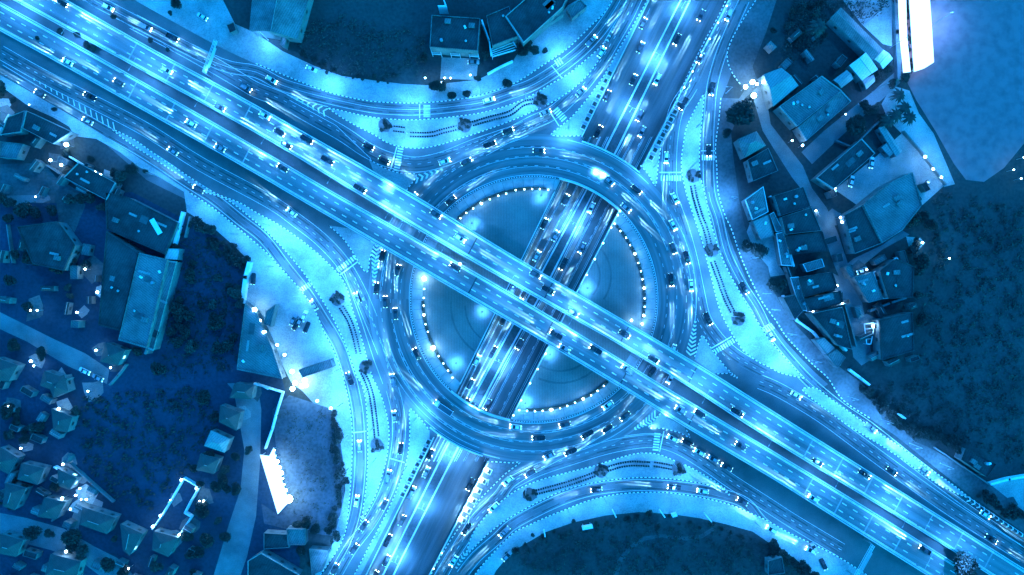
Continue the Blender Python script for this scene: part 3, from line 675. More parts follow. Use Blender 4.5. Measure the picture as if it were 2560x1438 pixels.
lamps(LP2, q('A3',1610,40,1440,360,1280,690), 'on the strip right of the sunken road above the roundabout', 'the top')
lamps(LP1, q('A3',1060,1250,1330,1260,1380,950,1410,1420)+q('B3',1440,250,1500,480,1560,720,1650,930,1800,1150)+q('B4',130,1330), 'on the long right-hand island', 'the top')
lamps(LP1, q('A3',1600,700)+q('B3',1640,60,1790,500,1880,760)+q('B4',30,880,150,1060)+q('B4',330,1260)+q('C4',600,100,850,270,1060,450,1290,600), 'on the right-hand outer verge', 'the top', math.pi)
lamps(LP2, q('C4',330,70,700,310,1100,610), 'on the thin spindle island at lower right', 'its upper left tip')
lamps(LP1, q('B2',100,250,270,330,450,500,640,690,700,850,780,1200)+q('C2',830,60,880,330,900,560,850,830), 'on the long left-hand island', 'the top')
lamps(LP2, q('A1',130,620,500,900,880,1100,1180,1320)+q('B1',1500,100,1780,320), 'on the left-hand outer verge', 'the top', 0)
lamps(LP1, q('B2',130,560,330,780,520,1120,620,1330)+q('C2',650,150,690,390,690,640,660,960,560,1250), 'along the outer side of the left slip road', 'the top', 0)
lamps(LP1, q('C2',1200,260,1130,620,1060,820,930,1110,830,1290), 'on the strip left of the sunken road below the roundabout', 'the top')
lamps(LP2, q('C2',1740,720,1600,1000), 'on the strip right of the sunken road below the roundabout', 'the top')
lamps(LP2, q('C3',965,520,400,700,100,790,700,690,1200,590,1330,680), 'on the lower crescent island', 'no fixed end')
lamps(LP2, q('C3',60,1080,420,950,690,865,1240,860,1560,960,1820,1040)+q('C4',150,1170,420,1290), 'on the verge along the lower service road', 'the left', math.pi/2)
lamps(LP2, q('A1',720,60,1000,215,1310,390,1600,560), 'between upper deck and upper left service road', 'the left')
lamps(LP2, q('A2',980,1390)+q('B2',770,430)+q('C3',1150,250)+q('B3',1480,1280), 'on the small corner islands under the flyover', 'the left')
# tall lamps between the two decks
xs = [70, 220, 380, 540, 700, 860, 1000, 1135, 1290, 1440, 1600, 1760, 1920, 2080, 2240, 2400]
for i, x in enumerate(xs):
    c = (deckpt(fU1,fU2,x,.985) + Vector((0,0,.9)))
    place(LP3, c, AX + math.pi/2, '%s twin-armed lamp on the flyover parapet, counted from the upper left' % nth(i), 'twin-armed lamps on the flyover')
for i, y in enumerate((20, 150, 280, 440, 560, 900, 1010, 1130, 1260, 1390)):
    z = zu(y); place(LP4, P((fML(y)+fMR(y))/2, y, z) + Vector((0,0,.25)), AX*0+math.atan2(1,.5)+math.pi/2, '%s added twin-armed fill lamp on the median of the sunken road, from the top' % nth(i), 'added median fill lamps of the sunken road')  # fill lamps added to brighten the dim cutting
# lawn floodlights: low mast, light thrown on the grass
lm = thing('lawn_light', 'lawn light', 'lawn light')
b = MB(); b.tube((0,0,0),(0,0,3.4), .09, .07, M['dark'], 8); b.build('pole', lm); b = MB(); b.tube((0,0,3.4),(0,0,3.55), .42, .3, M['dark'], 10); b.build('hood', lm)
spot(lm, (0,0,3.3), 2800, LAMP, 158, 1.0); proto(lm)
for i, (x, y) in enumerate(q('B2',1620,240,1697,895,1503,1275)+q('B3',283,1210,560,720,215,35)+q('C3',100,140)):
    place(lm, P(x, y, .1), 0, 'dark mushroom lamp on the central lawn, ' + ['below the upper left arc of globes','left of the sunken road under the deck','near the lower left globes','right of the sunken road below the decks','right of the sunken road above the decks','beside the top of the sunken road','near the bottom row of globes'][i], 'mushroom lamps on the central lawn')

# ------------------------------------------------------------------ globes round the central lawn
def make_globe(r, en, name, gm):
    t = thing(name, 'globe', 'globe lamp'); b = MB(); b.tube((0,0,0),(0,0,1.05), .07, .06, M['steel'], 6); b.box((0,0,.06),(.4,.4,.12), M['conc']); b.build('post', t)
    b = MB(); b.ball((0,0,1.05+r), r, gm, 10, 7); b.build('globe', t, True); point(t, (0,0,1.3+2*r), en, LAMP, r); return proto(t)
G1 = make_globe(.25, 36, 'globe_lamp', E_GLOBE); G2 = make_globe(.42, 130, 'globe_lamp', E_BIG); G3 = make_globe(.85, 700, 'floodlight', E_BIG); G4 = make_globe(.25, 130, 'globe_lamp', E_GLOBE)
small = [q('B2',1262,727,1259,793,1259,850,1272,990,1290,1046,1370,1228,1405,1282,1440,1335,1473,1388), q('B2',1533,200,1576,160,1628,127,1751,58,1815,32,1873,17)+q('A3',28,1428,92,1422,150,1420,207,1420,270,1425),
         q('B3',765,240,808,295,850,345,880,400,941,533,962,594,973,655,989,797,989,860), q('C3',54,199,112,203,171,206,228,203,302,195,358,184,412,167,470,143,590,88,638,55,685,18)]
for lst, wh in zip(small, ('left side, counted from the top', 'upper left arc, counted from the left', 'right side, counted from the top', 'bottom arc, counted from the left')):
    for i, (x, y) in enumerate(lst): place(G1, P(x,y,.15), 0, '%s small white globe lamp round the lawn, %s' % (nth(i), wh), 'globe lamps round the lawn')
for i, (x, y) in enumerate(q('B2',1260,920,1688,90)+q('B3',915,465,985,720,982,925,970,987,890,960)+q('C3',530,114,290,195)):
    place(G2, P(x,y,.15), 0, '%s larger white globe lamp round the lawn, counted clockwise from the left' % nth(i), 'larger globe lamps round the lawn')
for i, (x, y) in enumerate(q('B2',1265,650,1330,1165)): place(G3, P(x,y,.15), 0, ('big glaring lamp beside the lawn just under the lower flyover edge', 'big glaring lamp on the lower left edge of the lawn')[i], 'glaring lamps on the lawn edge')
# lamps on the right-hand lip
for i, (x, y) in enumerate(q('B3',758,145,740,177,694,269,633,385,571,505,510,622,208,1208,150,1323,90,1430)+q('C3',30,125)+[(1270,1037)]):
    place(G4, P(XR(y)+3 if abs(XR(y)+3-x)<30 else x, y, .9), 0, '%s globe on the right underpass lip inside the roundabout, from the top' % nth(i), 'globes on the right lip, roundabout')
for i, (x, y) in enumerate(q('A3',1555,55,1490,180,1430,300,1366,421,1303,543,1241,663)):
    place(G4, P(XR(y)+3, y, .9), 0, '%s globe on the right underpass lip above the roundabout, from the top' % nth(i), 'globes on the right lip, upper stretch')
for i, (x, y) in enumerate(q('C2',1375,1263,1315,1380)): place(G4, P(XR(y)+3, y, .9), 0, '%s globe on the right lip of the sunken road near the bottom edge' % ('upper','lower')[i], 'globes on the right lip, bottom')
for i, (x, y) in enumerate(q('C2',1665,640,1628,717,1593,790,1555,860,1520,933,1483,1006)):
    place(G3, P(XR(y)+5, y, .15), 0, '%s of six glaring floodlights on the right lip below the roundabout, counted from the top' % nth(i), 'six floodlights below the roundabout')
place(G2, deckpt(fV1,fV2,1137,.01,.9), 0, 'single bright globe lamp on the inner parapet of the lower flyover deck')
for i, (x, y) in enumerate(q('B1',0,0)[:0]): pass

# planters with clipped balls on both lips
pl = thing('planter', 'planter', 'planter'); b = MB()
for dx, dy, sx, sy_ in ((0,1,2.2,.2),(0,-1,2.2,.2),(1,0,.2,1.8),(-1,0,.2,1.8)): b.box((dx,dy,.35),(sx,sy_,.7), M['parapet'])
b.build('box', pl); b = MB(); b.box((0,0,.5),(1.8,1.8,.1), M['lot']); b.build('soil', pl); b = MB(); b.ball((0,0,1.05), .62, M['hedge'], 9, 6, 1, .08); b.build('shrub', pl); proto(pl)
AL = math.atan2(1, -.492)
def planters(f, off, ya, yb, n, where):
    for i in range(n):
        y = lerp(ya, yb, i/(n-1)); place(pl, P(f(y)+off, y, .15), math.atan2(1,.5), '%s white planter with ball shrub %s' % (nth(i), where), 'planters '+where)
planters(XL, -9, 185, 318, 8, 'on the left lip above the roundabout, from the top')
planters(XR, 12, 262, 395, 8, 'on the right lip above the roundabout, from the top')
planters(XL, -9, 1105, 1235, 8, 'on the left lip below the roundabout, from the top')
planters(XR, 15, 1178, 1300, 6, 'beside the six floodlights, from the top')

def crown(rx, h, n, seed, m, sz=.42, lobes=9):
    r_ = random.Random(seed); b = MB()
    lb = [(r_.uniform(-.5,.5)*rx, r_.uniform(-.5,.5)*rx, h*r_.uniform(.55,.85), rx*r_.uniform(.38,.62)) for _ in range(lobes)] + [(0,0,h*.72,rx*.6)]
    for i in range(n):
        cx, cy, cz, cr = lb[r_.randrange(len(lb))]
        u_, v_ = r_.uniform(0, 2*math.pi), math.acos(r_.uniform(-.75,1)); q_ = cr*(r_.random()**.3)*r_.uniform(.8,1.15)
        p = Vector((cx+q_*math.sin(v_)*math.cos(u_), cy+q_*math.sin(v_)*math.sin(u_), cz+q_*.75*math.cos(v_)))
        nn = Vector((r_.uniform(-1,1), r_.uniform(-1,1), r_.uniform(.0,1.4))).normalized(); a1 = nn.orthogonal().normalized(); a2 = nn.cross(a1); s = sz*r_.uniform(.6,1.3)
        b.face((p+a1*s, p+a2*s*.6, p-a1*s, p-a2*s*.6), m)
    return b
# low hedges: round the lawn and in rows on the islands
def hedge(name, pts, w_, h, label, dash=None, z=.15):
    mb = MB(); L = plen(pts); d = 0; ds = dash or (6.0, 0.0)
    while d < L:
        a_, dr = along(pts, min(L, d + ds[0]/2)); c = P(a_[0], a_[1], 0)
        mb.box((c.x, c.y, z + h/2), (ds[0]*S*random.uniform(.9,1.03), w_*random.uniform(.85,1.12), h*random.uniform(.85,1.1)), M['hedge'], math.atan2(-dr[1], dr[0])); d += ds[0] + ds[1]
    return tag(mb.build(name), label, 'hedge')
for a0, a1, wh in ((181, 222, 'on the left side of the central lawn'), (84, 133, 'on the upper left side of the central lawn'), (-10, 42, 'on the right side of the central lawn'), (266, 312, 'at the bottom of the central lawn')):
    pts = [ringpt(276.5, R(lerp(a1, a0, i/60))) for i in range(61)]
    hedge('low_hedge', pts, 1.1, .75, 'clipped low dark hedge '+wh, (8, 3) if a0 == -10 else None)
def double_row(pts, wh, gap=5.0, dash=(4.2, 1.8)):
    sm = smooth(pts, 5)
    hedge('hedge_row', offset(sm, gap), .55, .8, 'left-hand dashed shrub row of the pair, ' + wh, dash)
    hedge('hedge_row', offset(sm, -gap), .55, .8, 'right-hand dashed shrub row of the pair, ' + wh, dash)
double_row(q('B2',640,860,700,960,740,1080,770,1210), 'upper part of the long left-hand island')
double_row(q('B2',800,1350,840,1438)+q('C2',870,120,890,260,905,400), 'lower part of the long left-hand island')
double_row(q('A3',1350,1390)+q('B3',1375,60,1410,180,1450,290,1475,390), 'upper part of the long right-hand island')
double_row(q('B3',1500,520,1550,660,1600,800,1650,900), 'lower part of the long right-hand island')
double_row(q('A2',1030,965,1110,975), 'left end of the upper crescent island', 6); double_row(q('A2',1155,1010,1300,1010,1400,985,1500,960), 'middle of the upper crescent island')
double_row(q('A2',1620,930,1750,890,1900,850)+q('A3',80,780,160,760), 'right part of the upper crescent island')
double_row(q('C3',180,815,330,775,480,730,620,680), 'left part of the lower crescent island'); double_row(q('C3',710,645,800,615,900,600,1025,605), 'middle of the lower crescent island'); double_row(q('C3',1060,605,1130,615,1200,630), 'right part of the lower crescent island')
def make_bed(seed):
    r_ = random.Random(seed); fb = thing('topiary_bed', 'bed', 'topiary bed')
    for i in range(9):
        a_ = r_.uniform(0, 6.28); d_ = r_.uniform(.6, 2.7); b = MB(); rr0 = r_.uniform(.45, .95)
        cl = crown(rr0*1.5, rr0*1.6, 110, seed*20+i, M['hedge'], .26, 3); cl.v = [(v[0]+d_*math.cos(a_), v[1]+d_*math.sin(a_), v[2]) for v in cl.v]; cl.build('shrub', fb)
    b = MB(); n_ = 16; b.prism([(2.9*r_.uniform(.75,1.1)*math.cos(6.283*i/n_), 2.9*r_.uniform(.75,1.1)*math.sin(6.283*i/n_)) for i in range(n_)], 0, .1, M['lot']); b.build('bed_soil', fb); return proto(fb)
FBS = [make_bed(k) for k in (1, 2, 3, 4)]
for (x, y), rz, wh in zip(q('B2',608,800,825,1310)+q('C2',905,465)+q('A3',1355,1320)+q('B3',1492,440,1692,950)+q('A2',965,940,1560,940)+q('A3',210,755)+q('C3',135,835,665,655,1245,640), [0,.4,.1,.1,.4,.6,.2,.5,.3,.4,.2,0],
        ('at the top end of the left-hand double hedge','in the middle of the left-hand double hedge','at the bottom end of the left-hand double hedge','at the top end of the right-hand double hedge','in the middle of the right-hand double hedge','at the bottom end of the right-hand double hedge','at the left end of the upper crescent island','in the middle of the upper crescent island','at the right end of the upper crescent hedge','at the left end of the lower crescent hedge','in the middle of the lower crescent hedge','at the right end of the lower crescent hedge')):
    place(FBS[int(x+y) % 4], P(x,y,.15), rz, 'dense cluster of dark shrubs ' + wh, 'topiary clusters on the islands')

# ------------------------------------------------------------------ vehicles
def loft(mb, st, m, close=True):
    """st: stations (x, half width bottom, half width top, z0, z1)"""
    rings = []
    for x, wb, wt, z0, z1 in st:
        r_ = min(.18, (z1-z0)*.35)
        rings.append([(x,-wb*.94,z0),(x,-wb,z0+r_),(x,-wt,z1-r_),(x,-wt*.86,z1),(x,wt*.86,z1),(x,wt,z1-r_),(x,wb,z0+r_),(x,wb*.94,z0)])
    for a_, b_ in zip(rings, rings[1:]):
        for i in range(8): k = (i+1) % 8; mb.face((a_[i], a_[k], b_[k], b_[i]), m)
    mb.face(rings[0][::-1], m); mb.face(rings[-1], m)
BEAM = 140000.0
CURVE = False; YAW = 0
def lights_on(t, xf, yw, z, beam=BEAM):
    tilt, pw = (4.6, beam*.8) if CURVE else (4.2, beam)
    for s in (1,-1):
        b = MB(); b.ball((xf,s*yw,z), .17, E_HEAD, 8, 5, .8); b.build('headlight', t)
    for s in (1,-1): spot(t, (xf+.2,s*yw,z+.02), pw, HEAD, 7.0, .8, (R(90-tilt), 0, R(-90-YAW)), .05, 'headlight_beam').scale = (.5, 1, 1)
def wheels(t, xs_, y, r=.33):
    for x in xs_:
        for s in (1,-1):
            b = MB(); b.tube((x,s*(y-.12),r),(x,s*(y+.1),r), r, r, M['tyre'], 14); wh = b.build('wheel', t)
            b = MB(); b.tube((x,s*(y+.09),r),(x,s*(y+.12),r), r*.6, r*.55, M['steel'], 10); b.build('rim', wh)
def make_car(pm, name='car', suv=False, beam=BEAM):
    t = thing(name, 'car', 'car'); h = .18 if suv else 0
    b = MB(); loft(b, [(-2.28,.74,.70,.35,.78+h),(-2.1,.86,.82,.24,.95+h),(-1.3,.90,.87,.2,1.0+h),(.6,.90,.87,.2,.98+h),(1.5,.89,.84,.2,.86+h),(2.1,.84,.76,.24,.74+h),(2.3,.66,.60,.34,.64+h)], pm); b.build('body', t, False)
    b = MB(); k = -2.1 if suv else -1.75; loft(b, [(k,.78,.70,.9+h,1.0+h),(k+.45,.80,.66,.9+h,1.42+h),(-.1,.80,.66,.9+h,1.46+h),(1.15,.80,.74,.86+h,.98+h)], M['glass']); b.build('window', t)
    b = MB(); b.box(((k+.55-.1)/2 + .05, 0, 1.455+h), (abs(k+.45)+.15, 1.22, .05), pm); b.build('roof', t)
    wheels(t, (-1.4, 1.4), .80)
    for s in (1,-1): b = MB(); b.box((.75,s*.98,1.0+h),(.16,.2,.13), pm); b.build('mirror', t)
    for s in (1,-1): b = MB(); b.box((-2.27,s*.58,.72+h),(.08,.32,.16), E_TAIL); b.build('tail_light', t)
    if beam: lights_on(t, 2.2, .58, .62+h, beam)
    return proto(t)
def make_pickup(pm):
    t = thing('pickup_truck', 'pickup', 'pickup truck')
    b = MB(); loft(b, [(-2.6,.86,.86,.4,.62),(.3,.90,.90,.35,.66),(.32,.90,.88,.35,1.05),(1.7,.89,.84,.35,1.0),(2.4,.84,.78,.38,.9),(2.6,.7,.66,.45,.8)], pm); b.build('body', t)
    b = MB()
    for s in (1,-1): b.box((-1.15,s*.86,.85),(2.9,.08,.5), pm)
    b.box((-2.58,0,.85),(.08,1.7,.5), pm); b.build('bed_side', t)
    b = MB(); loft(b, [(-.35,.8,.7,1.0,1.1),(-.1,.8,.68,1.0,1.66),(.7,.8,.68,1.0,1.68),(1.4,.8,.76,1.0,1.08)], M['glass']); b.build('window', t)
    b = MB(); b.box((.3,0,1.69),(.85,1.26,.05), pm); b.build('roof', t)
    wheels(t, (-1.5, 1.65), .82, .37)
    for s in (1,-1): b = MB(); b.box((-2.62,s*.74,.85),(.06,.16,.3), E_TAIL); b.build('tail_light', t)
    lights_on(t, 2.5, .6, .78); return proto(t)
def make_truck():
    t = thing('box_truck', 'truck', 'box truck')
    b = MB(); b.box((-.9,0,.75),(7.2,1.1,.25), M['dark']); b.build('chassis', t)
    b = MB(); b.box((-1.4,0,2.0),(6.2,2.35,2.2), M['car_grey']); c = b.build('cargo_box', t)
    b = MB()
    for s in (1,-1): b.box((-1.4,s*1.12,3.14),(6.3,.12,.1), M['car_white'])
    for x in (-4.5, 1.7): b.box((x,0,3.14),(.12,2.12,.1), M['car_white'])
    b.build('roof_rail', c)
    b = MB(); loft(b, [(1.95,1.05,1.0,.5,2.5),(2.6,1.08,1.0,.5,2.6),(3.4,1.08,.98,.5,2.2),(3.75,1.05,.98,.5,1.4)], M['car_white']); b.build('cab', t)
    b = MB(); b.face(((3.42,-.85,2.12),(3.42,.85,2.12),(3.77,.9,1.45),(3.77,-.9,1.45)), M['glass']); b.build('windscreen', t)
    wheels(t, (-3.3,-2.2,2.8), .95, .48)
    for s in (1,-1): b = MB(); b.box((-4.54,s*.9,.95),(.06,.3,.2), E_TAIL); b.build('tail_light', t)
    lights_on(t, 3.7, .85, .85); return proto(t)
CARS = [('white car', make_car(M['car_white'])), ('silver car', make_car(M['car_silver'])), ('black car', make_car(M['car_black'])), ('grey tall car', make_car(M['car_grey'], 'car', True)),
        ('white tall car', make_car(M['car_white'], 'car', True)), ('silver pickup truck', make_pickup(M['car_silver'])), ('black pickup truck', make_pickup(M['car_black']))]
CURVE = True
CCARS = [('white car', make_car(M['car_white'])), ('silver car', make_car(M['car_silver'])), ('black car', make_car(M['car_black'])), ('grey tall car', make_car(M['car_grey'], 'car', True)), ('white tall car', make_car(M['car_white'], 'car', True)), ('silver pickup truck', make_pickup(M['car_silver'])), ('black pickup truck', make_pickup(M['car_black']))]
CCARS0 = CCARS; YAW = 7
RCARS = [('white car', make_car(M['car_white'])), ('silver car', make_car(M['car_silver'])), ('black car', make_car(M['car_black'])), ('grey tall car', make_car(M['car_grey'], 'car', True)), ('white tall car', make_car(M['car_white'], 'car', True)), ('silver pickup truck', make_pickup(M['car_silver'])), ('black pickup truck', make_pickup(M['car_black']))]
PK = [('white car', make_car(M['car_white'], 'parked_car', False, 0)), ('silver car', make_car(M['car_silver'], 'parked_car', False, 0)), ('dark car', make_car(M['car_black'], 'parked_car', True, 0))]
TRUCK = make_truck()
BUSY = []
def put_car(kind, x, y, dx, dy, label, group, z=.06, zfun=None, pool=None):
    if 'roundabout lane' in label: pool = RCARS
    name, pr = (pool or (CARS if zfun else CCARS))[kind]
    if zfun:
        c, rot = zfun(x, y, dx, dy)
    else:
        c = P(x, y, z); rot = (0, 0, math.atan2(-dy, dx))
    for b_ in BUSY:
        if (Vector(c) - b_).length < 5.4 and pool is not PK: return
    BUSY.append(Vector(c))
    place(pr, c, 0, label % name, group, None, rot)
def slope_rot(c, c2):
    d = c2 - c; return (0, -math.atan2(d.z, math.hypot(d.x, d.y)), math.atan2(d.y, d.x))
rnd = random.Random(11)
class _W:
    def randrange(s, n): return s.r.choice((0,1,2,2,3,3,3,4,5,6,6))
    def __init__(s): s.r = random.Random(11)
rnd = _W()
def route_cars(pts, fr, where, start, group, off=(0,)):
    sm = smooth(pts); L = plen(sm); k = 0
    for o_, lane in zip(off, (' left lane', ' right lane', ' middle lane')):
        so = offset(sm, -o_); Lo = plen(so)
        seq = [f for j, f in enumerate(fr) if j % len(off) == off.index(o_)]
        for i, f in enumerate(sorted(seq)):
            (x, y), (dx, dy) = along(so, Lo*f)
            put_car(rnd.randrange(7), x, y, dx, dy, '%s, ' + '%s in the%s %s, from %s' % (nth(i), lane if len(off) > 1 else ' line', where, start.replace('the upper left', 'the left')), group)
def rev(p): return p[::-1]
route_cars(RT['n_side'], (.03,.10,.33,.70,.9), 'of the upper service road', 'the left', 'cars on the upper service road', (0,))
route_cars(RT['ne_serv'], (.1,.3,.62,.80,.96,.91), 'entering from the upper left', 'the upper left', 'cars entering from the upper left', (9,-9))
route_cars(RT['n_exit'], (.02,.12,.24,.34,.46,.6,.76), 'leaving upwards', 'the roundabout', 'cars leaving at the top', (9,-8))
route_cars(RT['e_ramp'], (.03,.15,.27,.40,.50,.64,.8), 'entering at upper right', 'the top', 'cars entering at upper right', (9,-9))
route_cars(RT['e_left'], (.04,.14,.23,.44,.52,.72,.82,.93), 'of the right outer slip road', 'the top', 'cars on the right-hand outer slip road', (0,))
route_cars(RT['e_serv'], (.12,.5,.58,.88), 'leaving to the lower right', 'the roundabout', 'cars leaving to the lower right', (9,-9))
route_cars(RT['s_lens'], (.03,.14,.24,.34,.41,.6,.85), 'of the lower outer slip road', 'the right', 'cars on the lower outer slip road', (0,))
route_cars(RT['s_exit'], (.04,.12,.22,.3,.41,.5,.62,.76,.9), 'leaving downwards', 'the roundabout', 'cars leaving at the bottom', (8,-8))
route_cars(RT['w_enter'], (.06,.16,.26,.36,.47,.58,.7,.84), 'entering at lower left', 'the bottom', 'cars entering at lower left', (9,-8))
route_cars(RT['w_left'], (.05,.12,.2,.3,.42,.66,.85,.93), 'of the left outer slip road', 'the bottom', 'cars on the left-hand outer slip road', (0,))
route_cars(RT['w_exit'], (.12,.34,.6,.8), 'leaving to the upper left', 'the roundabout', 'cars leaving to the upper left', (9,-9))
# the queue waiting at the lower stop line, seen one by one
queue = q('C3',1200,412,1310,445,1180,478,1268,512,1400,515,1365,572,1503,565,1455,605,1603,625,1537,658,1628,712)
qk = [0,2,2,1,0,5,1,0,3,6,3]
for i, (x, y) in enumerate(queue):
    put_car(qk[i], x, y, -.86, -.46, '%s queueing at the lower stop line, ' + nth(i) + ' from its upper left end', 'cars queueing at the lower stop line')
put_car(2, *q('A2',962,1203)[0], .85, .5, '%s waiting at the stop line at the upper left of the roundabout', None)
for i, ((x, y), a_) in enumerate(zip(q('A3',725,1360,790,1395,930,1420)+q('B3',915,65,850,120,960,20), (-.7,-.7,-.75,-.9,-.95,-.9))):
    put_car([1,2,2,0,1,2][i], x, y, math.cos(a_)*-1 if False else .75, .66, '%s bunched on the upper right of the roundabout, ' + nth(i) + ' of six', 'cars bunched on the roundabout')
x, y = q('C2',1400,175)[0]
tp = P(x, y, .06); TRUCK['label'] = 'grey box truck with a pale railed roof on the lower left of the roundabout'; TRUCK.location = tp; TRUCK.rotation_euler = (0,0,math.atan2(.56,-.83)); BUSY.append(tp)
# clockwise traffic on the ring
for r_, angs, nm in ((322,(262,284,305,336,205,130), 'innermost'), (346,(272,295,328,8,168,186,60), 'second'), (370,(282,308,340,20,165,181,112,88), 'third'), (394,(296,330,5,28,176,164,140), 'outermost')):
    for i, a_ in enumerate(sorted(angs, key=lambda v: (270-v) % 360)):
        x, y = ringpt(r_, R(a_)); dx, dy = math.sin(R(a_)), math.cos(R(a_))
        put_car(rnd.randrange(7), x, y, dx, dy, '%s in the ' + nm + ' roundabout lane, ' + nth(i) + ' clockwise from the bottom', 'cars driving round the roundabout')
# underpass, both ways
def under(x, y, dx, dy):
    z = zu(y); c = P(x, y, z); c.z = z + .02; y2 = y + dy*20; z2 = zu(y2); c2 = P(x+dx*20, y2, z2); c2.z = z2 + .02
    return c, slope_rot(c, c2)
for t, ysx, nm in ((.2, (1500,1350,1230,1135,900,720,560,240,60), 'left'), (.5, (1440,1300,1180,1120,960,800,640,500,330,120), 'middle'), (.8, (1520,1400,1260,1150,1010,880,760,590,520,200), 'right')):
    for i, y in enumerate(ysx):
        x = lerp(sideL(y), fML(y), t); y2 = y-20; dx, dy = lerp(sideL(y2), fML(y2), t)-x, -20; l = math.hypot(dx, dy)
        put_car(rnd.randrange(7), x, y, dx/l, dy/l, '%s in the ' + nm + ' lane up the underpass, ' + nth(i) + ' from the bottom', 'cars in the left underpass carriageway', zfun=under)
for t, ysx, nm in ((.16, (100,200,290,520,660,860,1010), 'right-hand'), (.5, (40,330,620,1060), 'middle'), (.82, (480,1210), 'left-hand')):
    for i, y in enumerate(ysx):
        x = lerp(fMR(y), sideR(y), t); y2 = y+20; dx, dy = lerp(fMR(y2), sideR(y2), t)-x, 20; l = math.hypot(dx, dy)
        put_car(rnd.randrange(7), x, y, dx/l, dy/l, '%s in the ' + nm + ' lane down the underpass, ' + nth(i) + ' from the top', 'cars in the right underpass carriageway', zfun=under)
# flyover, both ways
def deckcars(fa, fb, t, xs_, sgn, nm, dk):
    for i, x in enumerate(xs_):
        c = deckpt(fa, fb, x, t, .02); c2 = deckpt(fa, fb, x + 20*sgn, t, .02)
        put_car(rnd.randrange(7), 0, 0, 1, 0, '%s in the ' + nm + ' lane of the ' + dk + ' flyover, ' + nth(i) + ' from the left', 'cars on the ' + dk + ' flyover deck', zfun=lambda *a_: (c, slope_rot(c, c2)))
deckcars(fU1, fU2, .2, (60,150,655,760,1080,1330,2150), 1, 'outer', 'upper')
deckcars(fU1, fU2, .5, (420,700,820,1150,1370,1560), 1, 'middle', 'upper')
deckcars(fU1, fU2, .8, (560,725,910,1380,1440,1640,1850,2050), 1, 'inner', 'upper')
deckcars(fV1, fV2, .2, (700,1130,1480,1560,1740,2300), -1, 'inner', 'lower')
deckcars(fV1, fV2, .5, (300,480,1390,1700,1850), -1, 'middle', 'lower')
deckcars(fV1, fV2, .8, (180,560,1420,2040), -1, 'outer', 'lower')
# parked ones off the road
for (x, y), a_, k, wh in zip([(752,802),(762,790),(742,812),(768,818),(735,800)]+q('B1',1900,650)+q('A1',1520,130)+q('C4',340,1230,410,1350)+q('B4',700,590,735,680,760,715)+q('A2',1630,470,420,520)+q('B1',640,1340,740,1390)+q('A4',770,1220,620,1360,1170,1390)+q('C2',1880,1290), (1.1,1.2,1.0,1.2,1.1,1.5,2.6,2.0,2.0,.4,1.4,1.4,0,-.4,2.7,2.7,1.4,1.3,.9,.8), (1,0,2,2,1,2,0,1,2,0,0,1,1,0,0,1,0,0,2,1),
        ('in the middle of the lit forecourt on the left','beside two others on the lit forecourt on the left','at the left of the row on the lit forecourt','at the lower right of the row on the lit forecourt','at the far left of the row on the lit forecourt','against the wall of the left yard below the verge','on the verge at the top left','on the lower verge left of the sign gantry','on the verge below another parked car at lower right','in the alley between dark roofs on the right','in the yard left of the pergola strip','below another in the yard left of the pergola strip','in the courtyard of the house with three pergolas','on the pale verge along the upper service road','upper of two on the diagonal street at left','lower of two on the diagonal street at left','in the fenced yard at upper right','near the dark shed in the fenced yard at upper right','in the right corner of the fenced yard at upper right','by the shop lights at the bottom')):
    put_car(k, x, y, math.cos(a_), -math.sin(a_), '%s parked ' + wh, 'parked cars', .16, pool=PK)

# ------------------------------------------------------------------ gantries
def gantry(a_, b_, label, hz=6.5):
    A, B_ = P(*a_), P(*b_); t = thing('sign_gantry', label, 'sign gantry', ((A.x+B_.x)/2, (A.y+B_.y)/2, 0)); o0 = t.location
    d = (B_-A); l = d.length; rz = math.atan2(d.y, d.x)
    for e in (-l/2, l/2):
        b = MB(); b.tube((e*math.cos(rz), e*math.sin(rz), 0), (e*math.cos(rz), e*math.sin(rz), hz), .25, .2, M['steel'], 8); b.build('post', t)
    b = MB()
    for s in (-.5,.5):
        for zz in (0,.9): b.tube((-l/2*math.cos(rz)-s*math.sin(rz), -l/2*math.sin(rz)+s*math.cos(rz), hz+zz), (l/2*math.cos(rz)-s*math.sin(rz), l/2*math.sin(rz)+s*math.cos(rz), hz+zz), .09, .09, M['white'], 6)
    n = int(l/1.2)
    for i in range(n):
        e = -l/2 + l*(i+.5)/n; b.box((e*math.cos(rz), e*math.sin(rz), hz+.9), (.1,1.1,.08), M['white'], rz)
    b.build('truss', t); b = MB(); b.box((-.7*math.sin(rz), .7*math.cos(rz), hz+.3), (l*.6,.12,2.4), M['signback'], rz); b.build('sign_panel', t)
gantry(*q('A1',1670,350,1585,585), 'pale sign gantry across the upper left service road')
gantry(*q('C4',720,1165,590,1400), 'pale sign gantry across the lower right service road')

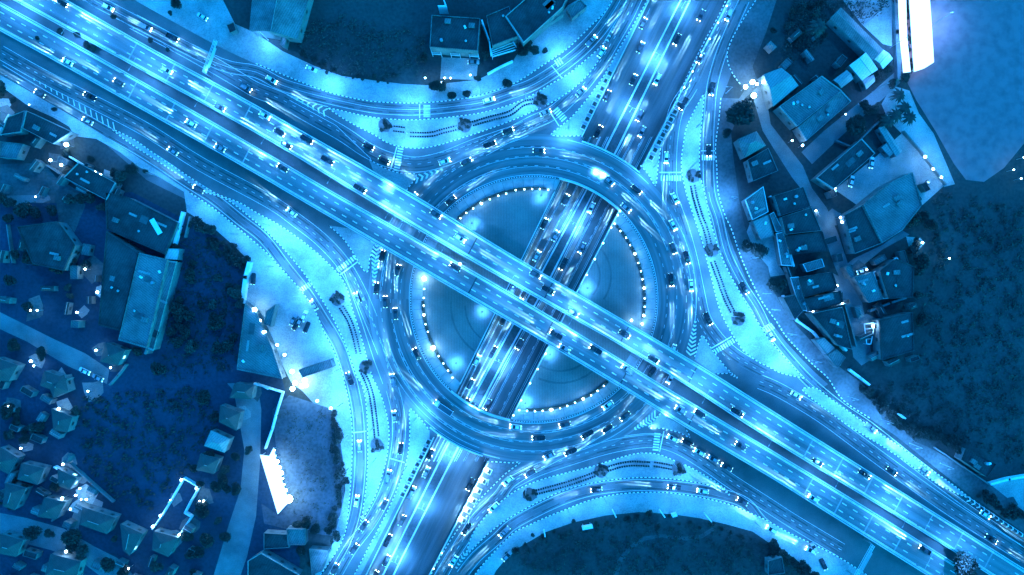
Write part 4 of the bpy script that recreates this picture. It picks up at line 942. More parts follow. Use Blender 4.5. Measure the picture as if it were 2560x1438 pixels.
# ------------------------------------------------------------------ buildings
def pts_of(t, *xy): return q(t, *xy)
def building(name, pts, h, roof, label, cat='building', kind='flat', wall='plaster', trim=None, units=0, win=True, lit=0):
    c = [P(x, y, h) for x, y in pts]; cx = sum(p.x for p in c)/len(c); cy = sum(p.y for p in c)/len(c)
    if sum((c[i].x*c[(i+1)%len(c)].y - c[(i+1)%len(c)].x*c[i].y) for i in range(len(c))) < 0: c = c[::-1]
    t = thing(name, label, cat, (cx, cy, 0)); L_ = [(p.x-cx, p.y-cy) for p in c]; n = len(L_)
    b = MB()
    for i in range(n):
        a_, e = L_[i], L_[(i+1)%n]; b.face(((a_[0]*.985,a_[1]*.985,0),(e[0]*.985,e[1]*.985,0),(e[0]*.985,e[1]*.985,h),(a_[0]*.985,a_[1]*.985,h)), M[wall])
    b.build('wall', t)
    rf = MB(); m = M[roof]
    if kind == 'flat':
        rf.prism([(x*.97,y*.97) for x,y in L_], h-.05, h+.06, m); r_ = rf.build('roof', t)
        b = MB(); tm = M[trim or 'plaster']
        for i in range(n):
            a_, e = L_[i], L_[(i+1)%n]; k = .965
            b.face(((a_[0],a_[1],h+.5),(e[0],e[1],h+.5),(e[0]*k,e[1]*k,h+.5),(a_[0]*k,a_[1]*k,h+.5)), tm); b.face(((a_[0],a_[1],h-.3),(e[0],e[1],h-.3),(e[0],e[1],h+.5),(a_[0],a_[1],h+.5)), tm)
            b.face(((e[0]*k,e[1]*k,h),(a_[0]*k,a_[1]*k,h),(a_[0]*k,a_[1]*k,h+.5),(e[0]*k,e[1]*k,h+.5)), tm)
        b.build('roof_edge', r_)
    else:
        e0 = math.dist(L_[0], L_[1]); e1 = math.dist(L_[1], L_[2])
        if e0 < e1: L2 = L_[1:] + L_[:1]
        else: L2 = L_
        s = min(e0, e1); rh = s*(.16 if kind == 'gable' else .3)
        mA = ((L2[0][0]+L2[3][0])/2, (L2[0][1]+L2[3][1])/2); mB = ((L2[1][0]+L2[2][0])/2, (L2[1][1]+L2[2][1])/2)
        ins = 0 if kind == 'gable' else min(.5, .5*s/max(e0,e1)*.98)
        rA = (lerp(mA[0],mB[0],ins), lerp(mA[1],mB[1],ins), h+rh); rB = (lerp(mB[0],mA[0],ins), lerp(mB[1],mA[1],ins), h+rh)
        C = [(x*1.03, y*1.03, h-.05) for x, y in L2]
        rf.face((C[0],C[1],rB,rA), m); rf.face((C[2],C[3],rA,rB), m); rf.face((C[1],C[2],rB), m if kind == 'hip' else M[wall]); rf.face((C[3],C[0],rA), m if kind == 'hip' else M[wall]); r_ = rf.build('roof', t)
        b = MB(); b.tube(rA, rB, .12, .12, M[trim or 'roof_pale'], 6) if math.dist(rA,rB) > .5 else b.ball(rA, .2, M['roof_pale']); b.build('ridge', r_)
    rr_ = random.Random(int(abs(cx*13+cy*7)))
    area = sum(L_[i][0]*L_[(i+1)%n][1] - L_[(i+1)%n][0]*L_[i][1] for i in range(n))/2
    if kind == 'flat' and area > 60:
        an = math.atan2(L_[1][1]-L_[0][1], L_[1][0]-L_[0][0])
        for k in range(min(7, 2 + int(area/130))):
            i = rr_.randrange(n); f = rr_.uniform(.15,.68); e_ = L_[(i+1)%n]; g_ = rr_.random(); x, y = lerp(L_[i][0],e_[0],g_)*f, lerp(L_[i][1],e_[1],g_)*f
            b = MB(); kk = rr_.randrange(4)
            if kk == 0: b.box((x,y,h+.16),(rr_.uniform(2.5,5),.9,.18), M['roof_pale'], an); b.build('skylight', t)
            elif kk == 1: b.tube((x,y,h),(x,y,h+.7), .35, .35, M['steel'], 10); b.tube((x,y,h+.7),(x,y,h+.95), .5, .2, M['steel'], 10); b.build('vent', t)
            elif kk == 2: b.box((x,y,h+.12),(rr_.uniform(2,4.5),rr_.uniform(1.5,3),.1), M[('roof_mid','lot','roof_dark')[rr_.randrange(3)]], an); b.build('roof_patch', r_)
            else: b.box((x,y,h+.5),(2.2,1.6,.9), M['plaster'], an); b.box((x,y,h+1.0),(2.4,1.8,.1), M['roof_mid'], an); b.build('stair_head', t)
    for k in range(units):
        i = rr_.randrange(n); f = rr_.uniform(.2,.7); x, y = L_[i][0]*f, L_[i][1]*f; b = MB()
        if k % 2: b.tube((x,y,h),(x,y,h+1.3), .6, .6, M['steel'], 12); b.build('water_tank', t)
        else: b.box((x,y,h+.45),(1.1,.7,.8), M['white'], rr_.uniform(0,3)); b.build('air_unit', t)
    if win:
        k = 0
        for i in range(n):
            a_, e = L_[i], L_[(i+1)%n]; l = math.dist(a_, e)
            if l < 3: continue
            ang = math.atan2(e[1]-a_[1], e[0]-a_[0]); nw = min(3, int(l/4))
            for j in range(nw):
                f = (j+.5)/nw; x, y = lerp(a_[0],e[0],f)*.988, lerp(a_[1],e[1],f)*.988; dr = (i == 0 and j == 0)
                b = MB(); b.box((x,y,1.05 if dr else h*.55),(1.0 if dr else 1.3,.12,2.1 if dr else 1.2), M['dark'] if dr else (E_WIN if (k < lit) else M['glass']), ang); b.build('door' if dr else 'window', t); k += 1
    return t
B_ = building
B_('warehouse', [(636,-50),(782,-50),(742,95),(625,75)], 7, 'roof_mid', 'grey metal warehouse cut by the top edge, left of the dark field', kind='gable')
B_('lean_to_shed', [(722,25),(735,20),(712,118),(700,112)], 3.5, 'roof_pale', 'narrow pale lean-to beside the grey warehouse at the top', 'shed')
B_('house', q('A2',1315,115,1680,140,1660,385,1300,355), 8, 'roof_dark', 'dark flat-roofed house with three white pergola frames on its lower side', 'house', units=2, trim='roof_mid')
B_('house', q('A2',1725,120,1895,50,1960,275,1770,345), 7, 'roof_dark', 'dark-roofed annex with a striped white canopy between two larger roofs at the top', 'house', trim='roof_mid')
B_('hall', [(1263,42),(1345,-30),(1425,-20),(1407,18),(1308,108)], 9, 'roof_dark', 'large dark flat roof with a row of lights below its eave at the top', 'hall', units=1, trim='roof_pale')
B_('gatehouse', q('A3',410,70,510,0,560,50,450,140), 4, 'roof_mid', 'small grey roof right of the large dark hall at the top', 'gatehouse')
B_('long_shed', q('A4',470,140,550,60,860,370,785,450), 5, 'roof_mid', 'long grey shed pointing down to two white roofs at upper right', 'shed', kind='gable')
B_('workshop', q('A4',612,490,735,393,822,520,705,600), 5, 'roof_white', 'bright white square roof, larger of two beside the long shed', 'workshop', kind='gable')
B_('workshop', q('A4',795,442,862,372,935,440,862,515), 5, 'roof_white', 'bright white square roof, smaller one touching the end of the long shed', 'workshop', kind='gable')
B_('workshop', q('A4',705,600,790,560,800,610,735,670), 3.5, 'roof_pale', 'small pale lean-to below the larger white roof', 'workshop', kind='gable')
B_('shed', q('A4',490,600,590,525,640,590,550,660), 4, 'roof_pale', 'small pale square shed left of the bright white roofs', 'shed', kind='gable')
B_('warehouse', q('A4',-30,560,100,510,225,640,40,795), 7, 'roof_pale', 'pale ribbed warehouse roof next to the flaring lamps', 'warehouse', kind='gable')
B_('warehouse', q('A4',80,800,400,570,550,680,215,950), 7, 'roof_mid2', 'large blue grey warehouse right of the pale ribbed one', 'warehouse', kind='flat', units=2, trim='roof_pale')
B_('warehouse', q('A4',222,955,550,684,620,760,285,1055), 6, 'roof_mid', 'long grey roof joined below the large blue grey warehouse', 'warehouse', kind='flat', trim='roof_pale')
B_('store', q('A4',360,1335,700,1040,800,1150,490,1420), 6, 'roof_dark', 'dark long roof below the palm trees at upper right', 'store', kind='flat', trim='roof_pale')
B_('shed', q('A4',830,960,870,940,1005,1130,960,1175), 4, 'roof_pale', 'narrow pale barrel roof under the palm trees', 'shed', kind='gable')
B_('shed', q('A4',850,1105,890,1070,945,1140,910,1172), 3.5, 'roof_pale', 'tiny pale shed beside the barrel roof under the palms', 'shed', kind='gable')
B_('depot', q('B4',710,95,900,-60,1080,-150,1150,100,1000,290,850,385), 8, 'roof_mid2', 'large blue grey flat roof right of the street', 'depot', kind='flat', trim='roof_mid')
B_('depot', q('B4',565,175,700,100,850,385,645,465), 7, 'roof_dark', 'dark square roof with lit front terrace right of the street', 'depot', kind='flat', trim='roof_mid', lit=2)
B_('shed', q('A4',1140,1380,1180,1365,1215,1420,1180,1438), 3, 'roof_dark', 'small dark hut in the right corner of the fenced yard', 'shed')
B_('row_house', q('B4',40,30,265,-40,320,110,90,180), 6, 'roof_dark', 'uppermost dark house of the row left of the street', 'house', kind='flat', trim='roof_mid', units=2)
B_('row_house', q('B4',95,190,325,115,400,290,125,320), 6.5, 'roof_dark', 'second dark house down the row left of the street', 'house', kind='flat', trim='roof_mid', units=1)
B_('row_house', q('B4',128,330,405,298,450,440,170,470), 6, 'roof_dark', 'third dark house down the row left of the street', 'house', kind='flat', trim='roof_dark', units=2)
B_('row_house', q('B4',260,540,400,500,420,560,290,600), 4, 'roof_mid', 'grey roof with white rim halfway down the row left of the street', 'house', kind='flat', trim='white', lit=1)
B_('row_house', q('B4',230,640,480,600,520,720,270,790), 6, 'roof_dark', 'dark house with two wall lamps in the row left of the street', 'house', kind='flat', trim='roof_dark', lit=2, units=1)
B_('row_house', q('B4',275,800,540,740,560,830,320,895), 6, 'roof_dark', 'dark house just above the widest roof of the row', 'house', kind='flat', trim='roof_dark')
B_('row_house', q('B4',320,910,555,860,628,1180,520,1150), 6.5, 'roof_dark', 'wide dark triangular roof at the lower end of the row', 'house', kind='flat', trim='roof_mid', units=2)
B_('row_house', q('B4',10,170,40,150,110,290,60,300), 4, 'roof_mid', 'narrow grey roof behind the uppermost house of the row', 'house', trim='white', win=False)
B_('row_house', q('B4',60,310,110,300,180,555,100,550), 4, 'roof_mid', 'long narrow grey roof with white bars left of the row', 'house', trim='white', units=3, win=False)
B_('row_house', q('B4',165,640,225,635,290,890,240,890), 4, 'roof_mid', 'narrow grey strip roof with white bars beside the tree', 'house', trim='white', units=3, win=False)
B_('row_house', q('B4',110,790,200,770,260,890,200,960), 5, 'roof_dark', 'small dark roof behind the verge at the right', 'house')
B_('row_house', q('B4',350,1110,420,1090,500,1170,440,1220), 4, 'roof_pale', 'pale grey roof at the lower end of the right-hand verge', 'house')
B_('row_house', q('B4',440,1225,510,1175,580,1240,520,1320), 4, 'roof_mid', 'small grey roof touching the pale one at the lower verge', 'house')
B_('house', q('B4',640,640,780,600,860,800,750,830), 5, 'roof_mid', 'grey yard roof left of the long white window strip', 'house', units=2)
B_('house', q('B4',840,590,960,500,1090,560,1080,790,905,800), 7, 'roof_dark', 'dark house right of the long white window strip', 'house', trim='roof_dark', units=1)
B_('house', q('B4',830,960,1080,900,1090,1190,850,1260), 6, 'roof_dark', 'low dark house at the lower right of the street end', 'house', trim='roof_dark')
B_('house', q('A3',1690,1045,1830,985,1900,1090,1745,1180), 6, 'roof_mid', 'grey square house beside the big round tree at right', 'house', kind='hip')
B_('house', q('A3',1760,1200,1917,1110,1990,1280,1800,1360), 5, 'roof_dark', 'dark house below the grey square house at right', 'house')
B_('house', q('B3',1745,60,1880,-40,1917,150,1800,210), 5, 'roof_mid', 'grey flat house with one white roof box at right', 'house', units=2, trim='white')
B_('house', q('B3',1800,220,1917,170,1960,330,1860,360), 4.5, 'roof_pale', 'pale flat roof below the grey house with the roof box', 'house', units=1)
B_('market_hall', q('B1',1838,830,1775,1330)+q('B2',200,1400,120,1160,0,900), 5, 'roof_mid2', 'large blue triangular roof between the dark wood and the lit forecourt', 'hall', trim='roof_mid', units=1)
# left part of the picture
B_('factory', q('B1',1045,455,1255,505,1100,1170,890,1110), 7, 'roof_mid2', 'long blue factory roof running down the left side', 'factory', kind='flat', trim='roof_mid', units=3)
B_('factory', q('B1',1262,515,1325,520,1150,1190,1108,1172), 5, 'roof_mid', 'narrow side roof with a pale gutter along the long blue factory', 'factory', kind='flat', trim='roof_pale', win=False)
B_('factory', q('B1',800,290,1040,450,900,1040,740,1000), 6, 'roof_dark', 'dark factory roof left of the long blue one', 'factory', kind='flat', trim='roof_dark')
B_('factory', q('B1',790,0,960,40,1330,230,1240,470,800,280), 5, 'roof_dark', 'very dark workshop roof with a leaning white panel on the left', 'workshop', trim='roof_dark', win=False)
B_('water_box', q('B1',1252,422,1350,425,1333,510,1235,503), 4, 'roof_white', 'small bright white square roof beside the dark workshop', 'shed', win=False)
B_('warehouse', q('B1',130,260,430,220,560,400,480,590,250,540), 6, 'roof_dark', 'round-cornered dark warehouse at the far left', 'warehouse', trim='roof_dark')
B_('guard_hut', q('A1',1700,190,1750,170,1770,230,1725,250), 3, 'roof_dark', 'small dark hut on the top left verge', 'hut')
B_('hip_house', q('B1',790,1130,935,1185,880,1300,750,1270), 5, 'roof_tile', 'tiled hip-roofed house at the lower end of the factory', 'house', kind='hip', lit=2)
B_('hip_house', q('C1',350,-20,480,-60,510,60,400,110), 5, 'roof_tile', 'tiled hip-roofed house at the left beside the pale lit corner', 'house', kind='hip')
B_('hip_house', q('C1',385,190,540,255,500,370,400,350), 5, 'roof_tile', 'tiled hip roof left of the dark wood', 'house', kind='hip', lit=1)
B_('hip_house', q('C1',430,640,570,715,520,800,440,770), 5, 'roof_tile', 'tiled roof left of the cluster of terrace lights', 'house', kind='hip', lit=3)
B_('hip_house', q('C1',900,1055,1065,1130,970,1290,920,1250), 5, 'roof_tile', 'tiled kite-shaped roof above the lower left road', 'house', kind='hip', lit=1)
B_('hip_house', q('C1',40,750,190,790,110,950,20,920), 5, 'roof_tile', 'dim tiled roof near the left edge', 'house', kind='hip')
B_('hip_house', q('C1',1150,1110,1330,1160,1260,1300,1140,1250), 5, 'roof_tile', 'tiled roof below the lit walled court', 'house', kind='hip')
B_('hip_house', q('C1',1650,165,1800,220,1770,355,1640,290), 5, 'roof_tile', 'upper tiled roof of three in a column left of the billboard', 'house', kind='hip', lit=1)
B_('hip_house', q('C1',1580,355,1720,420,1680,520,1530,470), 5, 'roof_pale', 'middle paler roof of three in a column left of the billboard', 'house', kind='hip')
B_('hip_house', q('C1',1500,530,1640,570,1600,680,1470,650), 5, 'roof_tile', 'lower dim roof of three in a column left of the billboard', 'house', kind='hip')
B_('hip_house', q('C1',1760,0,1900,20,1880,120,1720,110), 5, 'roof_tile', 'tiled roof right of a dark one above the column of three', 'house', kind='hip', lit=1)
B_('hip_house', q('C1',0,480,130,560,60,680,-60,620), 5, 'roof_tile', 'dim roof at the left edge under the small road', 'house', kind='hip')
B_('hip_house', q('C1',160,600,330,640,280,760,130,720), 5, 'roof_tile', 'dim roof with a lit gutter left of the terrace lights', 'house', kind='hip')
B_('hip_house', q('C1',330,860,490,890,420,1020,280,1000), 5, 'roof_tile', 'dim roof right of the edge house, above the lower left road', 'house', kind='hip')
B_('hip_house', q('C1',620,930,860,1010,800,1130,600,1060), 5, 'roof_tile', 'wide dim roof below the cluster of terrace lights', 'house', kind='hip')
B_('hip_house', q('C1',0,1130,170,1180,120,1300,-40,1270), 5, 'roof_tile', 'dim roof below the lower left road at the edge', 'house', kind='hip')
B_('hip_house', q('C1',380,1280,600,1340,560,1480,340,1440), 5, 'roof_tile', 'dim roof cut by the bottom edge below the lower left road', 'house', kind='hip')
B_('hip_house', q('B1',-40,1240,130,1300,60,1420,-60,1400), 5, 'roof_tile', 'dim roof at the left edge below the diagonal street', 'house', kind='hip')
B_('hip_house', q('B1',330,1340,500,1400,440,1500,300,1450), 5, 'roof_tile', 'dim roof between lit yards below the diagonal street', 'house', kind='hip')
B_('shop', q('A1',60,880,190,830,160,990,10,1010), 4, 'roof_dark', 'small dark shop with a bright rim at the left edge', 'shop', trim='roof_pale', lit=1)
B_('shop', q('A1',200,830,540,990,400,1080,170,960), 5, 'roof_dark', 'long dark shop roof along the upper left verge', 'shop', trim='roof_pale', lit=2)
B_('shop', q('A1',590,1220,870,1370,800,1500,480,1330), 5, 'roof_dark', 'dark long roof below the glaring forecourt at left', 'shop', trim='roof_pale', lit=2)
B_('shop', q('A1',0,1060,180,1080,130,1190,0,1180), 4, 'roof_mid', 'dim grey roof at the left edge under the first shops', 'shop')
B_('canopy_shop', q('B2',80,890,150,840,110,1010,60,990), 4.5, 'roof_mid', 'narrow forecourt canopy left of the parked cars', 'canopy', win=False)
B_('canopy_shop', q('B2',320,1330,560,1250,580,1310,350,1390), 4.5, 'roof_mid', 'grey forecourt canopy at the lower end of the lit forecourt', 'canopy', win=False)
B_('house', q('C2',400,1240,540,1250,500,1400,420,1438), 4, 'roof_mid', 'small grey house by the hedge at the bottom', 'house')
B_('house', q('C2',-60,1330,40,1270,330,1438,200,1520,-60,1500), 5, 'roof_dark', 'dark roof with a lit corner cut by the bottom edge', 'house', lit=1, trim='roof_pale')
B_('house', q('C2',60,1120,240,1130,250,1230,60,1240), 4, 'roof_dark', 'low dark roof above the lit corner at the bottom', 'house')
B_('house', q('C2',230,1090,370,1090,370,1210,240,1210), 4, 'roof_mid', 'low grey roof above the lit corner at the bottom', 'house')
B_('house', q('C4',1485,490,1705,605,1640,705,1450,575), 5, 'roof_dark', 'dark flat-roofed house with two pale boxes by the right verge', 'house', units=2, lit=1, trim='roof_dark')
B_('house', q('C3',1917,1330,2020,1300,2040,1420,1917,1438), 4, 'roof_dark', 'small dark roof behind the bushes at lower right', 'house')

def outbuildings(poly, n, seed, ang, where, grp):
    r_ = random.Random(seed); k = 0; tries = 0; xs_ = [p[0] for p in poly]; ys_ = [p[1] for p in poly]
    taken = [(o.location.x, o.location.y) for o in COL.objects if o.parent is None and o.get('category') in ('house','shop','warehouse','factory','workshop','building','hall','depot','store','shed')]
    while k < n and tries < 3000:
        tries += 1; x, y = r_.uniform(min(xs_), max(xs_)), r_.uniform(min(ys_), max(ys_)); ins = False
        for (x1, y1), (x2, y2) in zip(poly, poly[1:]+poly[:1]):
            if (y1 > y) != (y2 > y) and x < (x2-x1)*(y-y1)/(y2-y1)+x1: ins = not ins
        p = P(x, y)
        if not ins or any(math.hypot(p.x-a_, p.y-b_) < 7.2 for a_, b_ in taken): continue
        taken.append((p.x, p.y)); w_, l_ = r_.uniform(9, 18), r_.uniform(16, 34); a_ = ang + r_.choice((0, 1.57)) + r_.uniform(-.12, .12); c_, s_ = math.cos(a_), math.sin(a_)
        B_('outbuilding', [(x+u*c_*l_-v*s_*w_, y+u*s_*l_+v*c_*w_) for u, v in ((-.5,-.5),(.5,-.5),(.5,.5),(-.5,.5))], r_.uniform(2.6, 4.2), r_.choice(('roof_tile','roof_dark','roof_mid','roof_dark','roof_mid2')), '%s small outbuilding %s, in building order' % (nth(k), where), 'outbuilding', kind=r_.choice(('flat','gable','hip')), win=r_.random() < .5, lit=r_.choice((0,0,1))); k += 1
    for o in [o for o in COL.objects if o.name.startswith('outbuilding')]: o['group'] = o.get('group') or grp
outbuildings(q('C1',0,-20,520,130,620,320,330,480,0,430), 12, 61, .5, 'by the pale corner at the left edge', 'small outbuildings by the pale corner')
outbuildings(q('C1',0,560,560,560,860,960,500,1080,0,900), 16, 62, .45, 'around the terrace lights at lower left', 'small outbuildings around the terrace lights')
outbuildings(q('C1',0,1240,900,1350,1500,1000,1500,1500,0,1500), 14, 63, .4, 'below the lower left road', 'small outbuildings below the lower left road')
outbuildings(q('B1',0,300,420,250,740,380,730,900,560,1000,0,830), 14, 64, .1, 'in the dark yard left of the factory', 'small outbuildings left of the factory')
outbuildings(q('A1',0,840,560,1150,900,1450,300,1500,0,1480), 12, 65, .55, 'behind the shops at upper left', 'small outbuildings at upper left')
outbuildings(q('B4',560,560,1100,420,1130,1250,800,1300), 12, 66, -.4, 'right of the street among the dark roofs', 'small outbuildings right of the street')
outbuildings(q('A4',0,300,380,200,850,560,300,700,60,560), 8, 67, .8, 'in the grassy area near the long shed', 'small outbuildings near the long shed')
outbuildings(q('B4',60,0,480,-30,600,800,420,1000,180,820), 8, 68, -.35, 'squeezed into the row left of the street', 'small outbuildings in the row')

# ------------------------------------------------------------------ streets, yards, water
def patch(name, pts, m, z=.012):
    b = MB(); b.poly([P(x, y, z) for x, y in pts], M[m]); return struct(b.build(name))
patch('street', q('A3',1780,640,1880,560)+q('A4',20,930,120,1060,260,1240,330,1410)+q('B4',440,120,520,300,600,540,700,620,690,760,740,1000,780,1250,700,1300,640,1240,600,1000,560,830,560,700,500,560,430,360,330,120,250,-20)+q('A4',180,1330,40,1110,-40,980), 'street', .016)
patch('alley', q('B4',590,540,640,500,850,400,1010,290,1060,320,860,430,700,560), 'street', .02)
patch('alley', q('A4',250,1140,420,980,780,690,950,540,990,620,840,760,560,1010,330,1230), 'street', .02)
patch('yard', q('A4',500,1420,800,1180,1000,1000,1140,1150,1320,1390,1130,1560,900,1460,700,1560), 'sand', .024)
patch('yard', q('B4',-60,40,40,300,90,560,130,620,-20,640,-160,300), 'sand', .024)
patch('street', q('B1',-60,860,0,900,200,1000,400,1100,640,1210,820,1330,800,1438,500,1300,200,1120,-60,1000), 'street', .02)
patch('street', q('C1',-60,960,200,1010,480,1090,700,1220,880,1310,1000,1438,900,1560,600,1330,380,1250,100,1180,-60,1120), 'street', .024)
patch('street', q('C1',1700,0,1750,60,1830,500,1800,800,1700,1100,1600,1438,1540,1560,1760,1560,1850,1300,1917,1000)+q('C2',30,600,40,200,10,0), 'street', .016)
patch('path', q('C1',500,1100,560,950,620,930,580,1130), 'street', .03)
patch('yard', q('B1',420,60,580,0,640,100,560,300,440,230), 'lot', .016); patch('yard', q('B1',0,30,330,20,300,60,120,110,0,60), 'street', .032)
patch('yard', q('A1',0,1230,330,1220,420,1330,600,1438,560,1520,0,1520), 'lot', .02)
patch('pond', [(2240,-1500),(2250,170),(2290,250),(2340,330),(2385,410),(2415,450),(2460,455),(2510,420),(2555,365),(2700,200),(4600,-700),(4600,-1500)], 'water', .02)
patch('lit_scrub_ground', q('C2',120,200,250,90,560,190,600,260,640,440,660,800,640,1000,600,1150,250,1100,60,1050,40,900,170,990,255,900,150,480), 'lot2', .02)
patch('yard', q('C4',1650,745,1917,690,2050,670,2050,1100,1900,960), 'sand', .024)
patch('yard', q('A2',1390,430,1665,440,1650,600,1380,590), 'sand', .02)
patch('yard', q('A3',60,440,120,320,340,150,440,180,500,250,370,350,200,460,110,560,60,560), 'sand', .02)
patch('path', q('C3',740,1500,790,1330,860,1230,980,1150,1120,1130,1300,1150,1420,1130,1500,1080,1520,1100,1430,1160,1300,1180,1120,1155,990,1180,890,1250,820,1350,780,1500), 'path_dim', .016)
patch('bank', q('A4',560,0,930,0,930,350,860,330,700,180), 'sand', .016)
patch('bank', q('A4',930,640,1060,680,1130,850,1240,1000,1400,1380,1320,1400,1000,1000,900,900,850,780), 'sand', .016)

# brightly lit patches and a lit board, rebuilt as raised self-glowing sheets
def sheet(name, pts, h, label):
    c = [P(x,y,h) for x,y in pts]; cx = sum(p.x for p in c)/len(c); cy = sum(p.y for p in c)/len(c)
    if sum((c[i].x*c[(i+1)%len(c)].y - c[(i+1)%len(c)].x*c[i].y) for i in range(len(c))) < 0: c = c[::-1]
    t = thing(name, label, 'canopy', (cx,cy,0)); b = MB(); b.prism([(p.x-cx,p.y-cy) for p in c], h, h+.3, E_SHEET, M['white']); b.build('glow_sheet', t)
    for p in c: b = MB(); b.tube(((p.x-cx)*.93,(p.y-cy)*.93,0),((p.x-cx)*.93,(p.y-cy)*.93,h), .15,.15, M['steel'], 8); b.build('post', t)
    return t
sheet('lit_patch_glow', q('A4',1050,-60,1205,-60,1240,468,1165,515,1090,540), 5, 'long glowing sheet standing for a lit patch over the water at the top right')
t = sheet('lit_patch_glow', q('A4',970,-60,1030,-60,1035,200,1040,300,1065,540,1010,548,995,400,985,300,975,100), 2.5, 'narrow glow strip for a lit patch between two rows of bushes at the top right')
sheet('lit_patch_glow', q('C2',30,535,100,545,135,480,150,560,245,890,165,980), 5, 'glowing white slanted sheet standing for a lit billboard in the dark lot at lower left')
def flare(x, y, en, label, r=.6, h=5, group=None, col=LAMP):
    t = thing('floodlight', label, 'floodlight', P(x,y,.02), 0, group); b = MB(); b.tube((0,0,0),(0,0,h), .1,.08, M['steel'], 8); b.build('pole', t)
    b = MB(); b.ball((0,0,h+r*.6), r, E_BIG, 10, 7); b.build('lamp', t, True); point(t, (0,0,h+1.6*r), en*.4, col, r)
PALE = (.12, .36, 1.0)
for i, (x, y) in enumerate(q('C2',165,485,170,528,188,568,202,610,214,650,228,692,238,738,250,780,275,840)): flare(x, y, (500,500,1500,1500,2200,500,500,1500,5000)[i], '%s of nine floodlights beside the glowing slanted sheet, counted from the top' % nth(i), (.25,.3,.7,.7,.95,.25,.2,.55,1.5)[i], 4, 'floodlights beside the slanted sheet')
for i, (x, y) in enumerate(q('A3',1765,645,1715,680,1775,745,1845,645,1800,660)): flare(x, y, (1500,900,1500,500,600)[i], '%s of five glaring lamps at the junction by the big round tree' % nth(i), (.9,.8,1.0,.6,.5)[i], 5, 'glaring lamps by the big tree', PALE)
for i, (x, y) in enumerate(q('B2',20,880,60,960,68,1010,90,1045,185,1140,240,1212,295,1335,320,1420,390,1400,400,1438)+q('C2',300,30,370,10,480,120,580,175)): flare(x, y, (900,260,260,800,260,260,800,900,900,700,900,900,500,260)[i], '%s of the forecourt lamps on the left, counted from the top' % nth(i), (.9,.5,.5,.8,.5,.5,.8,.9,.9,.7,.9,.9,.5,.5)[i], 4, 'forecourt lamps on the left')
for i, (x, y) in enumerate(q('A1',500,1030,550,1100,430,1215,510,1250,15,780,45,850,800,1320,760,1300,272,805)): flare(x, y, (500,2600,300,300,300,200,150,150,60)[i], '%s of the shop lamps at upper left, counted in no order from the verge' % nth(i), (.45,.8,.5,.5,.5,.4,.35,.3,.2)[i], 4, 'shop lamps at upper left')
for i, (x, y) in enumerate(q('A3',150,300,172,280,195,260,215,242,240,222,265,203,298,180,355,112)): flare(x, y, 130, '%s of eight small lamps under the eave of the large dark hall' % nth(i), .32, 3, 'eave lamps of the dark hall')
for i, (x, y) in enumerate(q('A2',1272,598,1417,598,1460,598,1608,575,1393,632)): flare(x, y, 90, '%s small garden lamp along the front of the house with pergolas' % nth(i), .28, 2.2, 'garden lamps of the pergola house')
for i, (x, y) in enumerate(q('A4',1130,1190,1190,1280,1250,1340,460,1418,225,1105,150,1070,545,875,860,1400)+q('B4',505,200,520,232,480,703,518,828,303,893,745,1000,760,45,1110,385,700,585,1310,500,325,150)+q('A4',1860,1195,1785,1285,1840,1350)): flare(x, y, (1500,1300,1300,500,300,250,60,900,500,700,260,300,250,260,350,200,90,60,200,40,40,40)[i], '%s wall or yard lamp among the houses on the right' % nth(i), (.5,.4,.4,.6,.4,.3,.25,.3,.4,.6,.4,.45,.35,.5,.4,.4,.3,.3,.3,.25,.25,.25)[i], 4, 'yard lamps on the right', PALE)
for i, (x, y) in enumerate(q('B1',312,45,680,580,770,750,275,885,325,885,620,900,455,1360,495,1388,280,1260,300,1295,868,1308,760,1180)+q('C1',110,160,205,473,485,180,540,270,700,50,515,590,480,635,530,660,585,685,610,705,640,770,610,820,650,850,688,850,510,842,570,922,695,920,1390,705,1308,855,1235,970,1180,1050,1500,770,1425,1070,1375,1110,1210,1100,1320,1155,540,1235,1000,1360,1820,225,1900,60,1525,862,1555,862)): flare(x, y, (220,90,150,120,120,260,200,200,260,160,120,160)[i] if i < 12 else 130 + 60*((i*7)%4), '%s lit wall or terrace lamp among the houses on the left' % nth(i), (.3,.45,.6,.4,.4,.5)[i%6]*.8, 3.5, 'terrace lamps on the left', PALE)
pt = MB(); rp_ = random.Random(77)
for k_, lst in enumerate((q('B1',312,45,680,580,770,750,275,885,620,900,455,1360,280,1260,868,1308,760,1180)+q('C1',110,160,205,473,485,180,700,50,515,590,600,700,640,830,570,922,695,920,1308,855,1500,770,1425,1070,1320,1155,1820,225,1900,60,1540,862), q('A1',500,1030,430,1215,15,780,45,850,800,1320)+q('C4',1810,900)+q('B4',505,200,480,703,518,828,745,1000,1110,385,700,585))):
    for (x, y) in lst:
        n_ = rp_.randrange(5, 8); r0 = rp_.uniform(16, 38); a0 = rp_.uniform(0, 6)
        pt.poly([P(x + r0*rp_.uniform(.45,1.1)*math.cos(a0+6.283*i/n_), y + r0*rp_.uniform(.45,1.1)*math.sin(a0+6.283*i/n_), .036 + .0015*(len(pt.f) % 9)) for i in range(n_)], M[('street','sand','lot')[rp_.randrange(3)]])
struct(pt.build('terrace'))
# added fill-light masts, giving the upper right corner its paler tint
for (x, y), e, wh in zip([(2225,120),(2335,60),(2160,60),(2180,230)], (9000,12000,5000,5000), ('left of the narrow glowing strip','over the water right of the long glow sheet','above the bushy bank at the top right','below the two bright white roofs')):
    t = thing('fill_mast', 'tall added fill-light mast ' + wh, 'fill light mast', P(x,y,0)); b = MB(); b.tube((0,0,0),(0,0,12), .14,.1, M['steel'], 8); b.build('pole', t)
    b = MB(); b.box((0,0,12.1),(.8,.3,.2), M['steel']); b.build('lamp_head', t); spot(t, (0,0,11.9), e, (.09,.34,1.0), 165, 1.0)

